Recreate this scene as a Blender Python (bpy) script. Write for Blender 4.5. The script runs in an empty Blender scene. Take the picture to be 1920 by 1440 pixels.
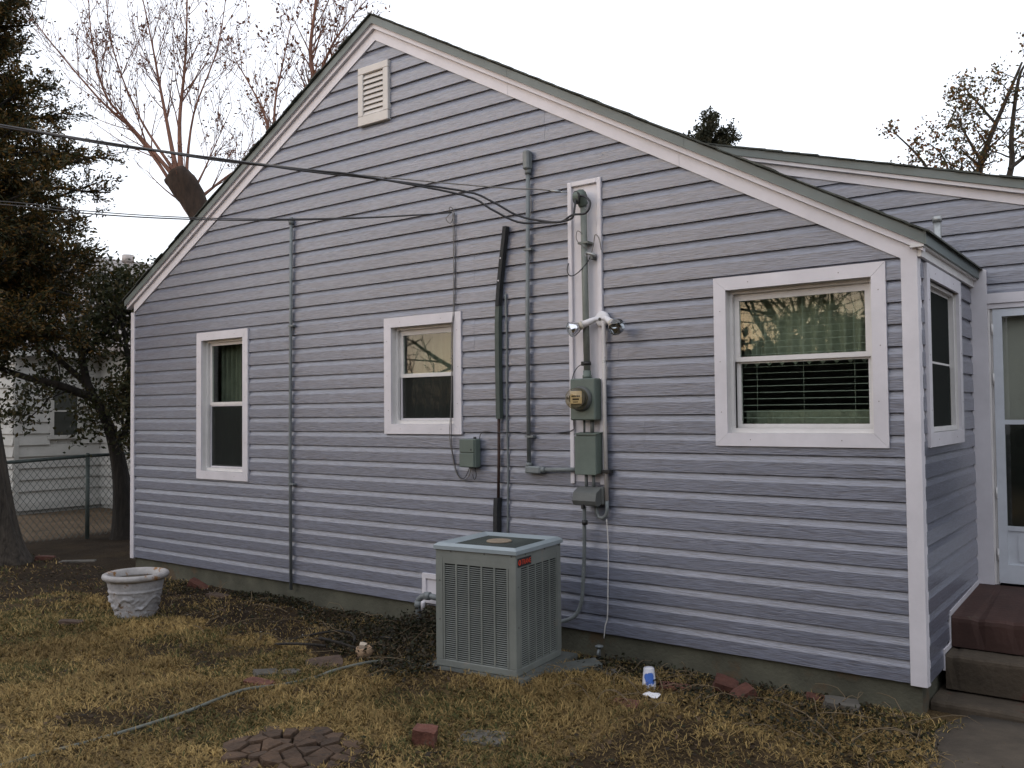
import bpy, bmesh, math, random
import numpy as np
from mathutils import Vector, Matrix

# ------------------------------------------------------------------ camera, sky, sun, exposure
SC = bpy.context.scene
COL = SC.collection
R = math.radians
cam_d = bpy.data.cameras.new('camera'); cam = bpy.data.objects.new('camera', cam_d); COL.objects.link(cam)
cam_d.sensor_fit = 'HORIZONTAL'; cam_d.sensor_width = 36.0; cam_d.lens = 36.0*1661.4/1920.0
cam_d.clip_end = 2000.0; cam_d.clip_start = 0.05
yaw, pit, rol = R(36.62), R(1.88), R(-0.55)
fw = Vector((-math.sin(yaw)*math.cos(pit), math.cos(yaw)*math.cos(pit), math.sin(pit)))
rt = Vector((math.cos(yaw), math.sin(yaw), 0)); up = rt.cross(fw)
r2 = rt*math.cos(rol)+up*math.sin(rol); u2 = up*math.cos(rol)-rt*math.sin(rol)
M = Matrix((r2, u2, -fw)).transposed().to_4x4(); M.translation = Vector((1.136, -5.395, 1.542))
cam.matrix_world = M
SC.camera = cam

world = bpy.data.worlds.new('World'); SC.world = world; world.use_nodes = True
wn = world.node_tree; wn.nodes.clear()
w_out = wn.nodes.new('ShaderNodeOutputWorld')
SUN_AZ, SUN_EL = 206.0, 6.0            # dusk: the last light comes from behind the camera, to the left
sky = wn.nodes.new('ShaderNodeTexSky'); sky.sky_type = 'NISHITA'; sky.sun_disc = False
sky.sun_elevation = R(SUN_EL); sky.sun_rotation = R(SUN_AZ); sky.dust_density = 1.5
bg1 = wn.nodes.new('ShaderNodeBackground'); bg1.inputs[1].default_value = 0.07
bg2 = wn.nodes.new('ShaderNodeBackground')          # pale even veil of thin high cloud over the whole sky
bg2.inputs[0].default_value = (0.92, 0.95, 1.03, 1); bg2.inputs[1].default_value = 1.32
wadd = wn.nodes.new('ShaderNodeAddShader')
wn.links.new(sky.outputs[0], bg1.inputs[0]); wn.links.new(bg1.outputs[0], wadd.inputs[0])
wn.links.new(bg2.outputs[0], wadd.inputs[1]); wn.links.new(wadd.outputs[0], w_out.inputs[0])

sun_d = bpy.data.lights.new('sun', 'SUN'); sun_d.energy = 0.4; sun_d.angle = R(70); sun_d.color = (1.0, 0.80, 0.72)
sun = bpy.data.objects.new('sun', sun_d); COL.objects.link(sun)
sd = Vector((math.sin(R(SUN_AZ)), math.cos(R(SUN_AZ)), math.tan(R(SUN_EL+8)))).normalized()
sun.rotation_euler = sd.to_track_quat('Z', 'Y').to_euler(); sun.location = sd*60
vs = SC.view_settings
vs.view_transform = 'Standard'; vs.look = 'None'; vs.gamma = 1.0; vs.exposure = 0.0; vs.use_curve_mapping = False

# ------------------------------------------------------------------ helpers
G = -0.17            # ground level at the wall; siding starts at z = 0
BASE = {}            # object name -> world origin of its thing

def tag(o, label=None, cat=None, group=None, kind=None):
    if label: o['label'] = label
    if cat: o['category'] = cat
    if group: o['group'] = group
    if kind: o['kind'] = kind
    return o

def thing(name, loc, label, cat, group=None, rotz=0.0):
    o = bpy.data.objects.new(name, None); COL.objects.link(o)
    o.location = loc; o.rotation_euler = (0, 0, rotz); o.empty_display_size = 0.1
    BASE[o.name] = Vector(loc)
    return tag(o, label, cat, group)

class MB:
    def __init__(s): s.v = []; s.f = []; s.sm = []
    def add(s, vs_, fs, smooth=False):
        n = len(s.v); s.v += [tuple(p) for p in vs_]
        s.f += [tuple(i+n for i in f) for f in fs]; s.sm += [smooth]*len(fs); return s
    def box(s, x0, x1, y0, y1, z0, z1):
        return s.add([(x0,y0,z0),(x1,y0,z0),(x1,y1,z0),(x0,y1,z0),(x0,y0,z1),(x1,y0,z1),(x1,y1,z1),(x0,y1,z1)],
            [(3,2,1,0),(4,5,6,7),(0,1,5,4),(1,2,6,5),(2,3,7,6),(3,0,4,7)])
    def cbox(s, x0, x1, y0, y1, z0, z1, c=0.004):
        """box with chamfered edges"""
        vs_ = []
        for sx in (0, 1):
            for sy in (0, 1):
                for sz in (0, 1):
                    x = (x0, x1)[sx]; y = (y0, y1)[sy]; z = (z0, z1)[sz]
                    dx = c*(1-2*sx); dy = c*(1-2*sy); dz = c*(1-2*sz)
                    vs_ += [(x, y+dy, z+dz), (x+dx, y, z+dz), (x+dx, y+dy, z)]
        def i(sx, sy, sz, k): return (sx*4+sy*2+sz)*3+k
        fs = [(i(0,0,0,0),i(0,0,1,0),i(0,1,1,0),i(0,1,0,0)), (i(1,0,0,0),i(1,1,0,0),i(1,1,1,0),i(1,0,1,0)),
              (i(0,0,0,1),i(1,0,0,1),i(1,0,1,1),i(0,0,1,1)), (i(0,1,0,1),i(0,1,1,1),i(1,1,1,1),i(1,1,0,1)),
              (i(0,0,0,2),i(0,1,0,2),i(1,1,0,2),i(1,0,0,2)), (i(0,0,1,2),i(1,0,1,2),i(1,1,1,2),i(0,1,1,2))]
        for sx in (0, 1):
            for sy in (0, 1): fs.append((i(sx,sy,0,0), i(sx,sy,0,1), i(sx,sy,1,1), i(sx,sy,1,0)))
        for sx in (0, 1):
            for sz in (0, 1): fs.append((i(sx,0,sz,0), i(sx,0,sz,2), i(sx,1,sz,2), i(sx,1,sz,0)))
        for sy in (0, 1):
            for sz in (0, 1): fs.append((i(0,sy,sz,1), i(0,sy,sz,2), i(1,sy,sz,2), i(1,sy,sz,1)))
        for sx in (0, 1):
            for sy in (0, 1):
                for sz in (0, 1): fs.append((i(sx,sy,sz,0), i(sx,sy,sz,1), i(sx,sy,sz,2)))
        return s.add(vs_, fs)
    def prism(s, poly, mp, a, b):
        """poly: 2d points; mp(u,v,w) -> world point; extruded from w=a to w=b"""
        n = len(poly)
        vs_ = [mp(u, v, a) for u, v in poly]+[mp(u, v, b) for u, v in poly]
        fs = [tuple(range(n))[::-1], tuple(range(n, 2*n))]+[(i, (i+1) % n, (i+1) % n+n, i+n) for i in range(n)]
        return s.add(vs_, fs)
    def tube(s, pts, rad, seg=8, cap=True, smooth=True):
        pts = [Vector(p) for p in pts]; n = len(pts)
        if not hasattr(rad, '__len__'): rad = [rad]*n
        t0 = (pts[1]-pts[0]).normalized()
        a = t0.orthogonal().normalized(); vs_ = []; fs = []
        for i, p in enumerate(pts):
            t = (pts[min(i+1, n-1)]-pts[max(i-1, 0)])
            t = t.normalized() if t.length > 1e-9 else t0
            a = (a-t*a.dot(t)); a = a.normalized() if a.length > 1e-6 else t.orthogonal().normalized()
            b = t.cross(a)
            for k in range(seg):
                an = 2*math.pi*k/seg
                vs_.append(p+(a*math.cos(an)+b*math.sin(an))*rad[i])
        for i in range(n-1):
            for k in range(seg):
                k2 = (k+1) % seg
                fs.append((i*seg+k, i*seg+k2, (i+1)*seg+k2, (i+1)*seg+k))
        s.add(vs_, fs, smooth)
        if cap:
            m = len(s.v)-n*seg
            s.f += [tuple(m+k for k in range(seg))[::-1], tuple(m+(n-1)*seg+k for k in range(seg))]; s.sm += [False, False]
        return s
    def lathe(s, prof, org, ax=(0, 0, 1), seg=24, smooth=True, cap0=True, cap1=True):
        """prof: (radius, height) pairs"""
        ax = Vector(ax).normalized(); a = ax.orthogonal().normalized(); b = ax.cross(a); org = Vector(org)
        vs_ = []; fs = []
        for r_, h in prof:
            for k in range(seg):
                an = 2*math.pi*k/seg
                vs_.append(org+ax*h+(a*math.cos(an)+b*math.sin(an))*r_)
        for i in range(len(prof)-1):
            for k in range(seg):
                k2 = (k+1) % seg
                fs.append((i*seg+k, i*seg+k2, (i+1)*seg+k2, (i+1)*seg+k))
        s.add(vs_, fs, smooth)
        m = len(s.v)-len(prof)*seg
        if cap0: s.f.append(tuple(m+k for k in range(seg))[::-1]); s.sm.append(False)
        if cap1: s.f.append(tuple(m+(len(prof)-1)*seg+k for k in range(seg))); s.sm.append(False)
        return s
    def build(s, name, mat, parent=None, local=False, base=None):
        me = bpy.data.meshes.new(name)
        off = Vector((0, 0, 0))
        if not local:
            if parent is not None: off = BASE[parent.name]
            elif base is not None: off = Vector(base)
        vs_ = [(p[0]-off[0], p[1]-off[1], p[2]-off[2]) for p in s.v]
        me.from_pydata(vs_, [], s.f)
        me.polygons.foreach_set('use_smooth', s.sm)
        me.validate(); me.update()
        bm = bmesh.new(); bm.from_mesh(me); bmesh.ops.recalc_face_normals(bm, faces=bm.faces); bm.to_mesh(me); bm.free()
        o = bpy.data.objects.new(name, me); COL.objects.link(o)
        if mat is not None: me.materials.append(mat)
        if parent is not None: o.parent = parent
        elif base is not None: o.location = base
        BASE[o.name] = off
        return o

def rawmesh(name, V, F, mat, parent=None, col=None, smooth=False, base=None):
    """numpy mesh: V (n,3), F list of index arrays with equal length rows; optional point colours"""
    me = bpy.data.meshes.new(name)
    V = np.asarray(V, dtype=np.float32).copy(); F = np.asarray(F, dtype=np.int32)
    off = np.zeros(3)
    if parent is not None: off = np.array(BASE[parent.name])
    elif base is not None: off = np.array(base)
    V -= off.astype(np.float32)
    k = F.shape[1]
    me.vertices.add(len(V)); me.vertices.foreach_set('co', V.ravel())
    me.loops.add(F.size); me.loops.foreach_set('vertex_index', F.ravel())
    me.polygons.add(len(F)); me.polygons.foreach_set('loop_start', np.arange(0, F.size, k, dtype=np.int32))
    me.polygons.foreach_set('use_smooth', np.full(len(F), smooth))
    if col is not None:
        ca = me.color_attributes.new('tint', 'FLOAT_COLOR', 'POINT')
        c4 = np.ones((len(V), 4), dtype=np.float32); c4[:, :3] = col
        ca.data.foreach_set('color', c4.ravel())
    me.update(); me.validate()
    o = bpy.data.objects.new(name, me); COL.objects.link(o)
    me.materials.append(mat)
    if parent is not None: o.parent = parent
    elif base is not None: o.location = tuple(base)
    BASE[o.name] = Vector(off)
    return o

# ------------------------------------------------------------------ materials
def nn(nt, t, **kw):
    n = nt.nodes.new(t)
    for k, v in kw.items(): setattr(n, k, v)
    return n

def mat(name, col, rough=0.6, var=0.15, scale=6.0, bump=0.0, bscale=60.0, col2=None, metal=0.0, spec=0.5,
        stretch=(1, 1, 1), spots=None, randval=0.0, detail=6.0, bdist=0.01):
    """painted or natural surface: two-tone noise, fine bump, optional patches of a second colour"""
    m = bpy.data.materials.new(name); m.use_nodes = True; nt = m.node_tree
    b = nt.nodes['Principled BSDF']; b.inputs['Roughness'].default_value = rough
    b.inputs['Metallic'].default_value = metal; b.inputs['Specular IOR Level'].default_value = spec
    tc = nn(nt, 'ShaderNodeTexCoord'); mp = nn(nt, 'ShaderNodeMapping'); mp.inputs['Scale'].default_value = stretch
    nt.links.new(tc.outputs['Object'], mp.inputs[0])
    no = nn(nt, 'ShaderNodeTexNoise'); no.inputs['Scale'].default_value = scale; no.inputs['Detail'].default_value = detail
    no.inputs['Roughness'].default_value = 0.65
    nt.links.new(mp.outputs[0], no.inputs['Vector'])
    cr = nn(nt, 'ShaderNodeValToRGB')
    c0 = [max(0, c*(1-var)) for c in col]; c1 = [min(1, c*(1+var)) for c in (col2 or col)]
    cr.color_ramp.elements[0].position = 0.3; cr.color_ramp.elements[1].position = 0.7
    cr.color_ramp.elements[0].color = (*c0, 1); cr.color_ramp.elements[1].color = (*c1, 1)
    nt.links.new(no.outputs[0], cr.inputs[0]); last = cr.outputs[0]
    if spots:
        sc_, th, scol = spots
        n2 = nn(nt, 'ShaderNodeTexNoise'); n2.inputs['Scale'].default_value = sc_; n2.inputs['Detail'].default_value = 8
        n2.inputs['Roughness'].default_value = 0.7
        nt.links.new(mp.outputs[0], n2.inputs['Vector'])
        r2_ = nn(nt, 'ShaderNodeValToRGB'); r2_.color_ramp.elements[0].position = th; r2_.color_ramp.elements[1].position = min(1, th+0.06)
        nt.links.new(n2.outputs[0], r2_.inputs[0])
        mx = nn(nt, 'ShaderNodeMixRGB'); mx.inputs[2].default_value = (*scol, 1)
        nt.links.new(r2_.outputs[0], mx.inputs[0]); nt.links.new(last, mx.inputs[1]); last = mx.outputs[0]
    if randval:
        oi = nn(nt, 'ShaderNodeObjectInfo'); ma = nn(nt, 'ShaderNodeMapRange')
        ma.inputs[3].default_value = 1-randval; ma.inputs[4].default_value = 1+randval
        nt.links.new(oi.outputs['Random'], ma.inputs[0])
        hs = nn(nt, 'ShaderNodeHueSaturation'); nt.links.new(ma.outputs[0], hs.inputs['Value']); nt.links.new(last, hs.inputs['Color']); last = hs.outputs[0]
    nt.links.new(last, b.inputs['Base Color'])
    if bump:
        nb = nn(nt, 'ShaderNodeTexNoise'); nb.inputs['Scale'].default_value = bscale; nb.inputs['Detail'].default_value = 5
        nt.links.new(mp.outputs[0], nb.inputs['Vector'])
        bu = nn(nt, 'ShaderNodeBump'); bu.inputs['Strength'].default_value = bump; bu.inputs['Distance'].default_value = bdist
        nt.links.new(nb.outputs[0], bu.inputs['Height']); nt.links.new(bu.outputs[0], b.inputs['Normal'])
    return m

def siding_mat(name, col, along='x'):
    """vinyl siding with an embossed wood grain that runs along the board"""
    m = bpy.data.materials.new(name); m.use_nodes = True; nt = m.node_tree
    b = nt.nodes['Principled BSDF']; b.inputs['Roughness'].default_value = 0.36; b.inputs['Specular IOR Level'].default_value = 1.0; b.inputs['Coat Weight'].default_value = 0.7; b.inputs['Coat Roughness'].default_value = 0.3
    tc = nn(nt, 'ShaderNodeTexCoord')
    st = (2.2, 2.2, 34.0)
    oi = nn(nt, 'ShaderNodeObjectInfo')
    mp = nn(nt, 'ShaderNodeMapping'); mp.inputs['Scale'].default_value = st
    cx = nn(nt, 'ShaderNodeCombineXYZ'); sc_ = nn(nt, 'ShaderNodeMath', operation='MULTIPLY'); sc_.inputs[1].default_value = 50.0
    nt.links.new(oi.outputs['Random'], sc_.inputs[0]); nt.links.new(sc_.outputs[0], cx.inputs[0]); nt.links.new(sc_.outputs[0], cx.inputs[1])
    nt.links.new(cx.outputs[0], mp.inputs['Location']); nt.links.new(tc.outputs['Object'], mp.inputs[0])
    n1 = nn(nt, 'ShaderNodeTexNoise'); n1.inputs['Scale'].default_value = 1.6; n1.inputs['Detail'].default_value = 4
    n1.inputs['Distortion'].default_value = 1.1; n1.inputs['Roughness'].default_value = 0.6
    nt.links.new(mp.outputs[0], n1.inputs['Vector'])
    wv = nn(nt, 'ShaderNodeMath', operation='MULTIPLY'); wv.inputs[1].default_value = 26.0
    sn = nn(nt, 'ShaderNodeMath', operation='SINE')
    nt.links.new(n1.outputs[0], wv.inputs[0]); nt.links.new(wv.outputs[0], sn.inputs[0])
    n3 = nn(nt, 'ShaderNodeTexNoise'); n3.inputs['Scale'].default_value = 1.0; n3.inputs['Detail'].default_value = 5
    mp3 = nn(nt, 'ShaderNodeMapping'); mp3.inputs['Scale'].default_value = (11, 11, 150)
    nt.links.new(tc.outputs['Object'], mp3.inputs[0]); nt.links.new(mp3.outputs[0], n3.inputs['Vector'])
    mixh = nn(nt, 'ShaderNodeMath', operation='MULTIPLY_ADD'); mixh.inputs[1].default_value = 0.20
    n3s = nn(nt, 'ShaderNodeMath', operation='MULTIPLY_ADD'); n3s.inputs[1].default_value = 2.4; n3s.inputs[2].default_value = -0.70
    nt.links.new(n3.outputs[0], n3s.inputs[0])
    nt.links.new(sn.outputs[0], mixh.inputs[0]); nt.links.new(n3s.outputs[0], mixh.inputs[2])
    bu = nn(nt, 'ShaderNodeBump'); bu.inputs['Strength'].default_value = 0.40; bu.inputs['Distance'].default_value = 0.004
    nt.links.new(mixh.outputs[0], bu.inputs['Height']); nt.links.new(bu.outputs[0], b.inputs['Normal'])
    # colour: grain slightly browner and darker, plus broad weathering
    cr = nn(nt, 'ShaderNodeValToRGB')
    cr.color_ramp.elements[0].position = 0.05; cr.color_ramp.elements[1].position = 0.95
    cr.color_ramp.elements[0].color = (col[0]*0.66, col[1]*0.61, col[2]*0.58, 1); cr.color_ramp.elements[1].color = (col[0]*1.20, col[1]*1.20, col[2]*1.20, 1)
    mr = nn(nt, 'ShaderNodeMapRange'); mr.inputs[1].default_value = -0.1; mr.inputs[2].default_value = 1.0
    nt.links.new(mixh.outputs[0], mr.inputs[0]); nt.links.new(mr.outputs[0], cr.inputs[0])
    n2 = nn(nt, 'ShaderNodeTexNoise'); n2.inputs['Scale'].default_value = 0.9; n2.inputs['Detail'].default_value = 7
    nt.links.new(tc.outputs['Object'], n2.inputs['Vector'])
    mr2 = nn(nt, 'ShaderNodeMapRange'); mr2.inputs[1].default_value = 0.3; mr2.inputs[2].default_value = 0.7; mr2.inputs[3].default_value = 0.91; mr2.inputs[4].default_value = 1.08
    nt.links.new(n2.outputs[0], mr2.inputs[0])
    ov = nn(nt, 'ShaderNodeMath', operation='MULTIPLY_ADD'); ov.inputs[1].default_value = 0.07; ov.inputs[2].default_value = -0.035
    nt.links.new(oi.outputs['Random'], ov.inputs[0])
    av = nn(nt, 'ShaderNodeMath', operation='ADD'); nt.links.new(mr2.outputs[0], av.inputs[0]); nt.links.new(ov.outputs[0], av.inputs[1])
    hs = nn(nt, 'ShaderNodeHueSaturation'); nt.links.new(av.outputs[0], hs.inputs['Value']); nt.links.new(cr.outputs[0], hs.inputs['Color'])
    nt.links.new(hs.outputs[0], b.inputs['Base Color'])
    return m

def glass_mat(name, tint=(0.75, 0.8, 0.76), refl=1.0):
    m = bpy.data.materials.new(name); m.use_nodes = True; nt = m.node_tree; nt.nodes.clear()
    o = nn(nt, 'ShaderNodeOutputMaterial'); mx = nn(nt, 'ShaderNodeMixShader')
    tr = nn(nt, 'ShaderNodeBsdfTransparent'); tr.inputs[0].default_value = (*tint, 1)
    gl = nn(nt, 'ShaderNodeBsdfGlossy'); gl.inputs['Roughness'].default_value = 0.015; gl.inputs[0].default_value = (0.95, 0.95, 0.95, 1)
    fr = nn(nt, 'ShaderNodeFresnel'); fr.inputs[0].default_value = 1.5
    ge = nn(nt, 'ShaderNodeNewGeometry'); io = nn(nt, 'ShaderNodeMapRange'); io.inputs[3].default_value = 1.5; io.inputs[4].default_value = 1/1.5
    nt.links.new(ge.outputs['Backfacing'], io.inputs[0]); nt.links.new(io.outputs[0], fr.inputs[0])      # same reflection on both faces of the pane
    mu = nn(nt, 'ShaderNodeMath', operation='MULTIPLY'); mu.inputs[1].default_value = refl; mu.use_clamp = True
    tc = nn(nt, 'ShaderNodeTexCoord'); nb = nn(nt, 'ShaderNodeTexNoise'); nb.inputs['Scale'].default_value = 2.5; nb.inputs['Detail'].default_value = 1
    bu = nn(nt, 'ShaderNodeBump'); bu.inputs['Strength'].default_value = 0.006; bu.inputs['Distance'].default_value = 0.05
    nt.links.new(tc.outputs['Object'], nb.inputs['Vector']); nt.links.new(nb.outputs[0], bu.inputs['Height']); nt.links.new(bu.outputs[0], gl.inputs['Normal'])
    nt.links.new(fr.outputs[0], mu.inputs[0]); nt.links.new(mu.outputs[0], mx.inputs[0])
    nt.links.new(tr.outputs[0], mx.inputs[1]); nt.links.new(gl.outputs[0], mx.inputs[2]); nt.links.new(mx.outputs[0], o.inputs[0])
    return m

def screen_mat(name, op=0.6):
    m = bpy.data.materials.new(name); m.use_nodes = True; nt = m.node_tree; nt.nodes.clear()
    o = nn(nt, 'ShaderNodeOutputMaterial'); mx = nn(nt, 'ShaderNodeMixShader'); mx.inputs[0].default_value = op
    tr = nn(nt, 'ShaderNodeBsdfTransparent'); di = nn(nt, 'ShaderNodeBsdfDiffuse'); di.inputs[0].default_value = (0.030, 0.033, 0.031, 1)
    nt.links.new(tr.outputs[0], mx.inputs[1]); nt.links.new(di.outputs[0], mx.inputs[2]); nt.links.new(mx.outputs[0], o.inputs[0])
    return m

def leaf_mat(name, rough=0.6, trans=0.25, spec=0.3):
    """colour comes from the leaf's own tint; a little light passes through"""
    m = bpy.data.materials.new(name); m.use_nodes = True; nt = m.node_tree
    b = nt.nodes['Principled BSDF']; b.inputs['Roughness'].default_value = rough; b.inputs['Specular IOR Level'].default_value = spec
    at = nn(nt, 'ShaderNodeAttribute', attribute_name='tint')
    nt.links.new(at.outputs['Color'], b.inputs['Base Color'])
    tl = nn(nt, 'ShaderNodeBsdfTranslucent'); nt.links.new(at.outputs['Color'], tl.inputs[0])
    mx = nn(nt, 'ShaderNodeMixShader'); mx.inputs[0].default_value = trans
    o = nt.nodes['Material Output']
    nt.links.new(b.outputs[0], mx.inputs[1]); nt.links.new(tl.outputs[0], mx.inputs[2]); nt.links.new(mx.outputs[0], o.inputs[0])
    return m

SID = (0.148, 0.163, 0.217)
m_siding = siding_mat('grey_vinyl_siding', SID)
m_white = mat('white_trim', (0.655, 0.63, 0.665), 0.45, 0.09, 3.0, 0.05, 90, spots=(2.2, 0.66, (0.60, 0.58, 0.57)))
m_white_old = mat('aged_white_paint', (0.68, 0.66, 0.65), 0.55, 0.08, 5.0, 0.12, 70, spots=(7.0, 0.68, (0.42, 0.38, 0.33)))
m_green = mat('green_drip_edge', (0.135, 0.162, 0.158), 0.45, 0.12, 5.0, 0.05, 40)
m_shingle = mat('dark_shingle', (0.07, 0.075, 0.065), 0.95, 0.4, 18.0, 0.6, 220, randval=0.3)
m_found = mat('concrete_foundation', (0.088, 0.086, 0.062), 0.95, 0.35, 3.0, 0.5, 50, spots=(1.4, 0.56, (0.105, 0.075, 0.045)))
m_wallback = mat('sheathing', (0.10, 0.10, 0.11), 0.9, 0.1)
m_room = mat('room_plaster', (0.30, 0.29, 0.27), 0.9, 0.1)
m_glass = glass_mat('window_glass', (0.88, 0.92, 0.88), refl=0.85)
m_glass_d = glass_mat('door_glass', (0.8, 0.82, 0.8), refl=1.6)
m_screen = screen_mat('insect_screen', 0.55)
m_screen2 = screen_mat('dense_insect_screen', 0.86)
m_elec = mat('grey_green_enamel', (0.115, 0.145, 0.125), 0.5, 0.14, 5.0, 0.1, 60, spots=(9, 0.70, (0.2, 0.21, 0.2)))
m_elec_d = mat('dull_grey_box', (0.10, 0.105, 0.10), 0.6, 0.2, 6.0, 0.15, 60)
m_conduit = mat('painted_conduit', (0.165, 0.182, 0.185), 0.45, 0.2, 9.0, 0.1, 50, spots=(14, 0.63, (0.30, 0.31, 0.32)))
m_black = mat('black_plastic', (0.018, 0.018, 0.018), 0.5, 0.2, 10)
m_rubber = mat('black_cable', (0.022, 0.022, 0.026), 0.55, 0.2, 30)
m_wire = mat('grey_wire', (0.16, 0.15, 0.14), 0.6, 0.3, 30)
m_whitewire = mat('white_wire', (0.6, 0.58, 0.56), 0.6, 0.15, 30)
m_galv = mat('galvanised_metal', (0.35, 0.36, 0.36), 0.4, 0.2, 12, metal=0.6)
m_rust = mat('rusty_pipe', (0.04, 0.020, 0.015), 0.8, 0.4, 22, 0.3, 80)
m_tar = mat('black_foam_channel', (0.020, 0.021, 0.022), 0.75, 0.4, 14, 0.4, 60, spots=(16, 0.66, (0.07, 0.08, 0.075)))
m_chan = mat('green_channel', (0.055, 0.072, 0.062), 0.6, 0.25, 9, 0.15, 40)

# ------------------------------------------------------------------ ground, path
rng = np.random.default_rng(7); random.seed(7)
def hnoise(x, y, s, seed=0):
    """cheap smooth value noise"""
    x = np.asarray(x)/s; y = np.asarray(y)/s
    xi = np.floor(x).astype(int); yi = np.floor(y).astype(int); fx = x-xi; fy = y-yi
    fx = fx*fx*(3-2*fx); fy = fy*fy*(3-2*fy)
    def h(a, b):
        n = (a*374761393+b*668265263+seed*1442695041) & 0x7fffffff
        n = ((n ^ (n >> 13))*1274126177) & 0x7fffffff
        return ((n ^ (n >> 16)) & 0xffff)/65535.0
    return (h(xi, yi)*(1-fx)+h(xi+1, yi)*fx)*(1-fy)+(h(xi, yi+1)*(1-fx)+h(xi+1, yi+1)*fx)*fy

def gz(x, y):
    x = np.asarray(x, float); y = np.asarray(y, float)
    near = np.exp(-((x+3)/9)**2-((y+2)/6)**2)
    z = G+near*((hnoise(x, y, 0.9, 1)-0.5)*0.05+(hnoise(x, y, 0.23, 2)-0.5)*0.022)
    z = z+0.060*np.exp(-(((x+2.50)/0.62)**2+((y+0.74)/0.60)**2)**2)      # soil heaped round the air conditioner pad
    # the bed by the path sits a touch lower
    z = z-0.03*np.exp(-((x-0.6)/0.7)**2-((y+0.2)/0.8)**2)
    return z

def axis(lo, hi, step, far):
    a = list(np.arange(lo, hi+step/2, step)); d = step; x = hi
    while x < far: d *= 1.6; x += d; a.append(x)
    d = step; x = lo
    while x > -far: d *= 1.6; x -= d; a.insert(0, x)
    return np.array(a)
gxs = axis(-11.0, 2.5, 0.06, 400); gys = axis(-5.0, 1.2, 0.06, 400)
XX, YY = np.meshgrid(gxs, gys); ZZ = gz(XX, YY)
nx, ny = len(gxs), len(gys); idx = np.arange(nx*ny).reshape(ny, nx)
F = np.stack([idx[:-1, :-1], idx[:-1, 1:], idx[1:, 1:], idx[1:, :-1]], -1).reshape(-1, 4)

def ground_mat():
    m = bpy.data.materials.new('yard_soil'); m.use_nodes = True; nt = m.node_tree
    b = nt.nodes['Principled BSDF']; b.inputs['Roughness'].default_value = 0.97; b.inputs['Specular IOR Level'].default_value = 0.15
    tc = nn(nt, 'ShaderNodeTexCoord')
    def noise(s, d=8, r=0.65):
        n = nn(nt, 'ShaderNodeTexNoise'); n.inputs['Scale'].default_value = s; n.inputs['Detail'].default_value = d; n.inputs['Roughness'].default_value = r
        nt.links.new(tc.outputs['Object'], n.inputs['Vector']); return n
    at = nn(nt, 'ShaderNodeAttribute', attribute_name='tint')      # bare soil by the wall and under the trees, thatch elsewhere
    a = noise(2.2); r0_ = nn(nt, 'ShaderNodeMapRange'); r0_.inputs[1].default_value = 0.3; r0_.inputs[2].default_value = 0.72; r0_.inputs[3].default_value = 0.6; r0_.inputs[4].default_value = 1.4
    nt.links.new(a.outputs[0], r0_.inputs[0]); r1 = nn(nt, 'ShaderNodeMixRGB', blend_type='MULTIPLY'); r1.inputs[0].default_value = 1
    nt.links.new(at.outputs['Color'], r1.inputs[1]); nt.links.new(r0_.outputs[0], r1.inputs[2])
    c = noise(45); r2_ = nn(nt, 'ShaderNodeValToRGB'); e = r2_.color_ramp.elements
    e[0].position = 0.3; e[0].color = (0.55, 0.55, 0.55, 1); e[1].position = 0.75; e[1].color = (1.35, 1.3, 1.2, 1)
    nt.links.new(c.outputs[0], r2_.inputs[0])
    mx = nn(nt, 'ShaderNodeMixRGB', blend_type='MULTIPLY'); mx.inputs[0].default_value = 1
    nt.links.new(r1.outputs[0], mx.inputs[1]); nt.links.new(r2_.outputs[0], mx.inputs[2]); nt.links.new(mx.outputs[0], b.inputs['Base Color'])
    d = noise(70, 6); bu = nn(nt, 'ShaderNodeBump'); bu.inputs['Strength'].default_value = 0.9; bu.inputs['Distance'].default_value = 0.03
    nt.links.new(d.outputs[0], bu.inputs['Height']); nt.links.new(bu.outputs[0], b.inputs['Normal'])
    return m
ground = rawmesh('ground', np.stack([XX.ravel(), YY.ravel(), ZZ.ravel()], -1), F, ground_mat(), smooth=True)
tag(ground, 'brown bare soil of the yard under the dead grass', 'ground', kind='structure')

m_path = mat('old_path_concrete', (0.068, 0.053, 0.038), 0.95, 0.35, 4.0, 0.5, 60, spots=(2.5, 0.6, (0.05, 0.04, 0.028)))
mb = MB()
px_ = np.linspace(0.13, 2.6, 14); py_ = np.linspace(-4.2, 0.16, 24)
vs_ = []
for j, y in enumerate(py_):
    for i, x in enumerate(px_):
        xe = x+(0.05*math.sin(y*5.1)+0.03*math.sin(y*13))*(1 if i == 0 else 0)
        vs_.append((xe, y, G-0.005+0.006*math.sin(x*3+y*2)))
fs = [(j*14+i, j*14+i+1, (j+1)*14+i+1, (j+1)*14+i) for j in range(23) for i in range(13)]
n0 = len(vs_); vs_ += [(p[0], p[1], G-0.12) for p in vs_[:n0]]
ring = [j*14 for j in range(24)]+[23*14+i for i in range(1, 14)]+[j*14+13 for j in range(22, -1, -1)]+[i for i in range(12, 0, -1)]
fs += [(ring[k], ring[(k+1) % len(ring)], ring[(k+1) % len(ring)]+n0, ring[k]+n0) for k in range(len(ring))]
mb.add(vs_, fs, True)
o = mb.build('path', m_path); tag(o, 'worn brown concrete path leading to the porch steps', 'path', kind='structure')

# ------------------------------------------------------------------ the grey house
CRS = 0.127
house = thing('grey_house', (-4.0, 1.0, G), 'grey vinyl sided house with white trim and a front gable', 'house')
def FR(u, v, w): return (u, -w, v)              # front gable wall, outward is -Y
def SD(u, v, w): return (w, u, v)               # short return wall, outward is +X
def EN(u, v, w): return (u, 1.65-w, v)          # entry wall set back behind the corner

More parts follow.
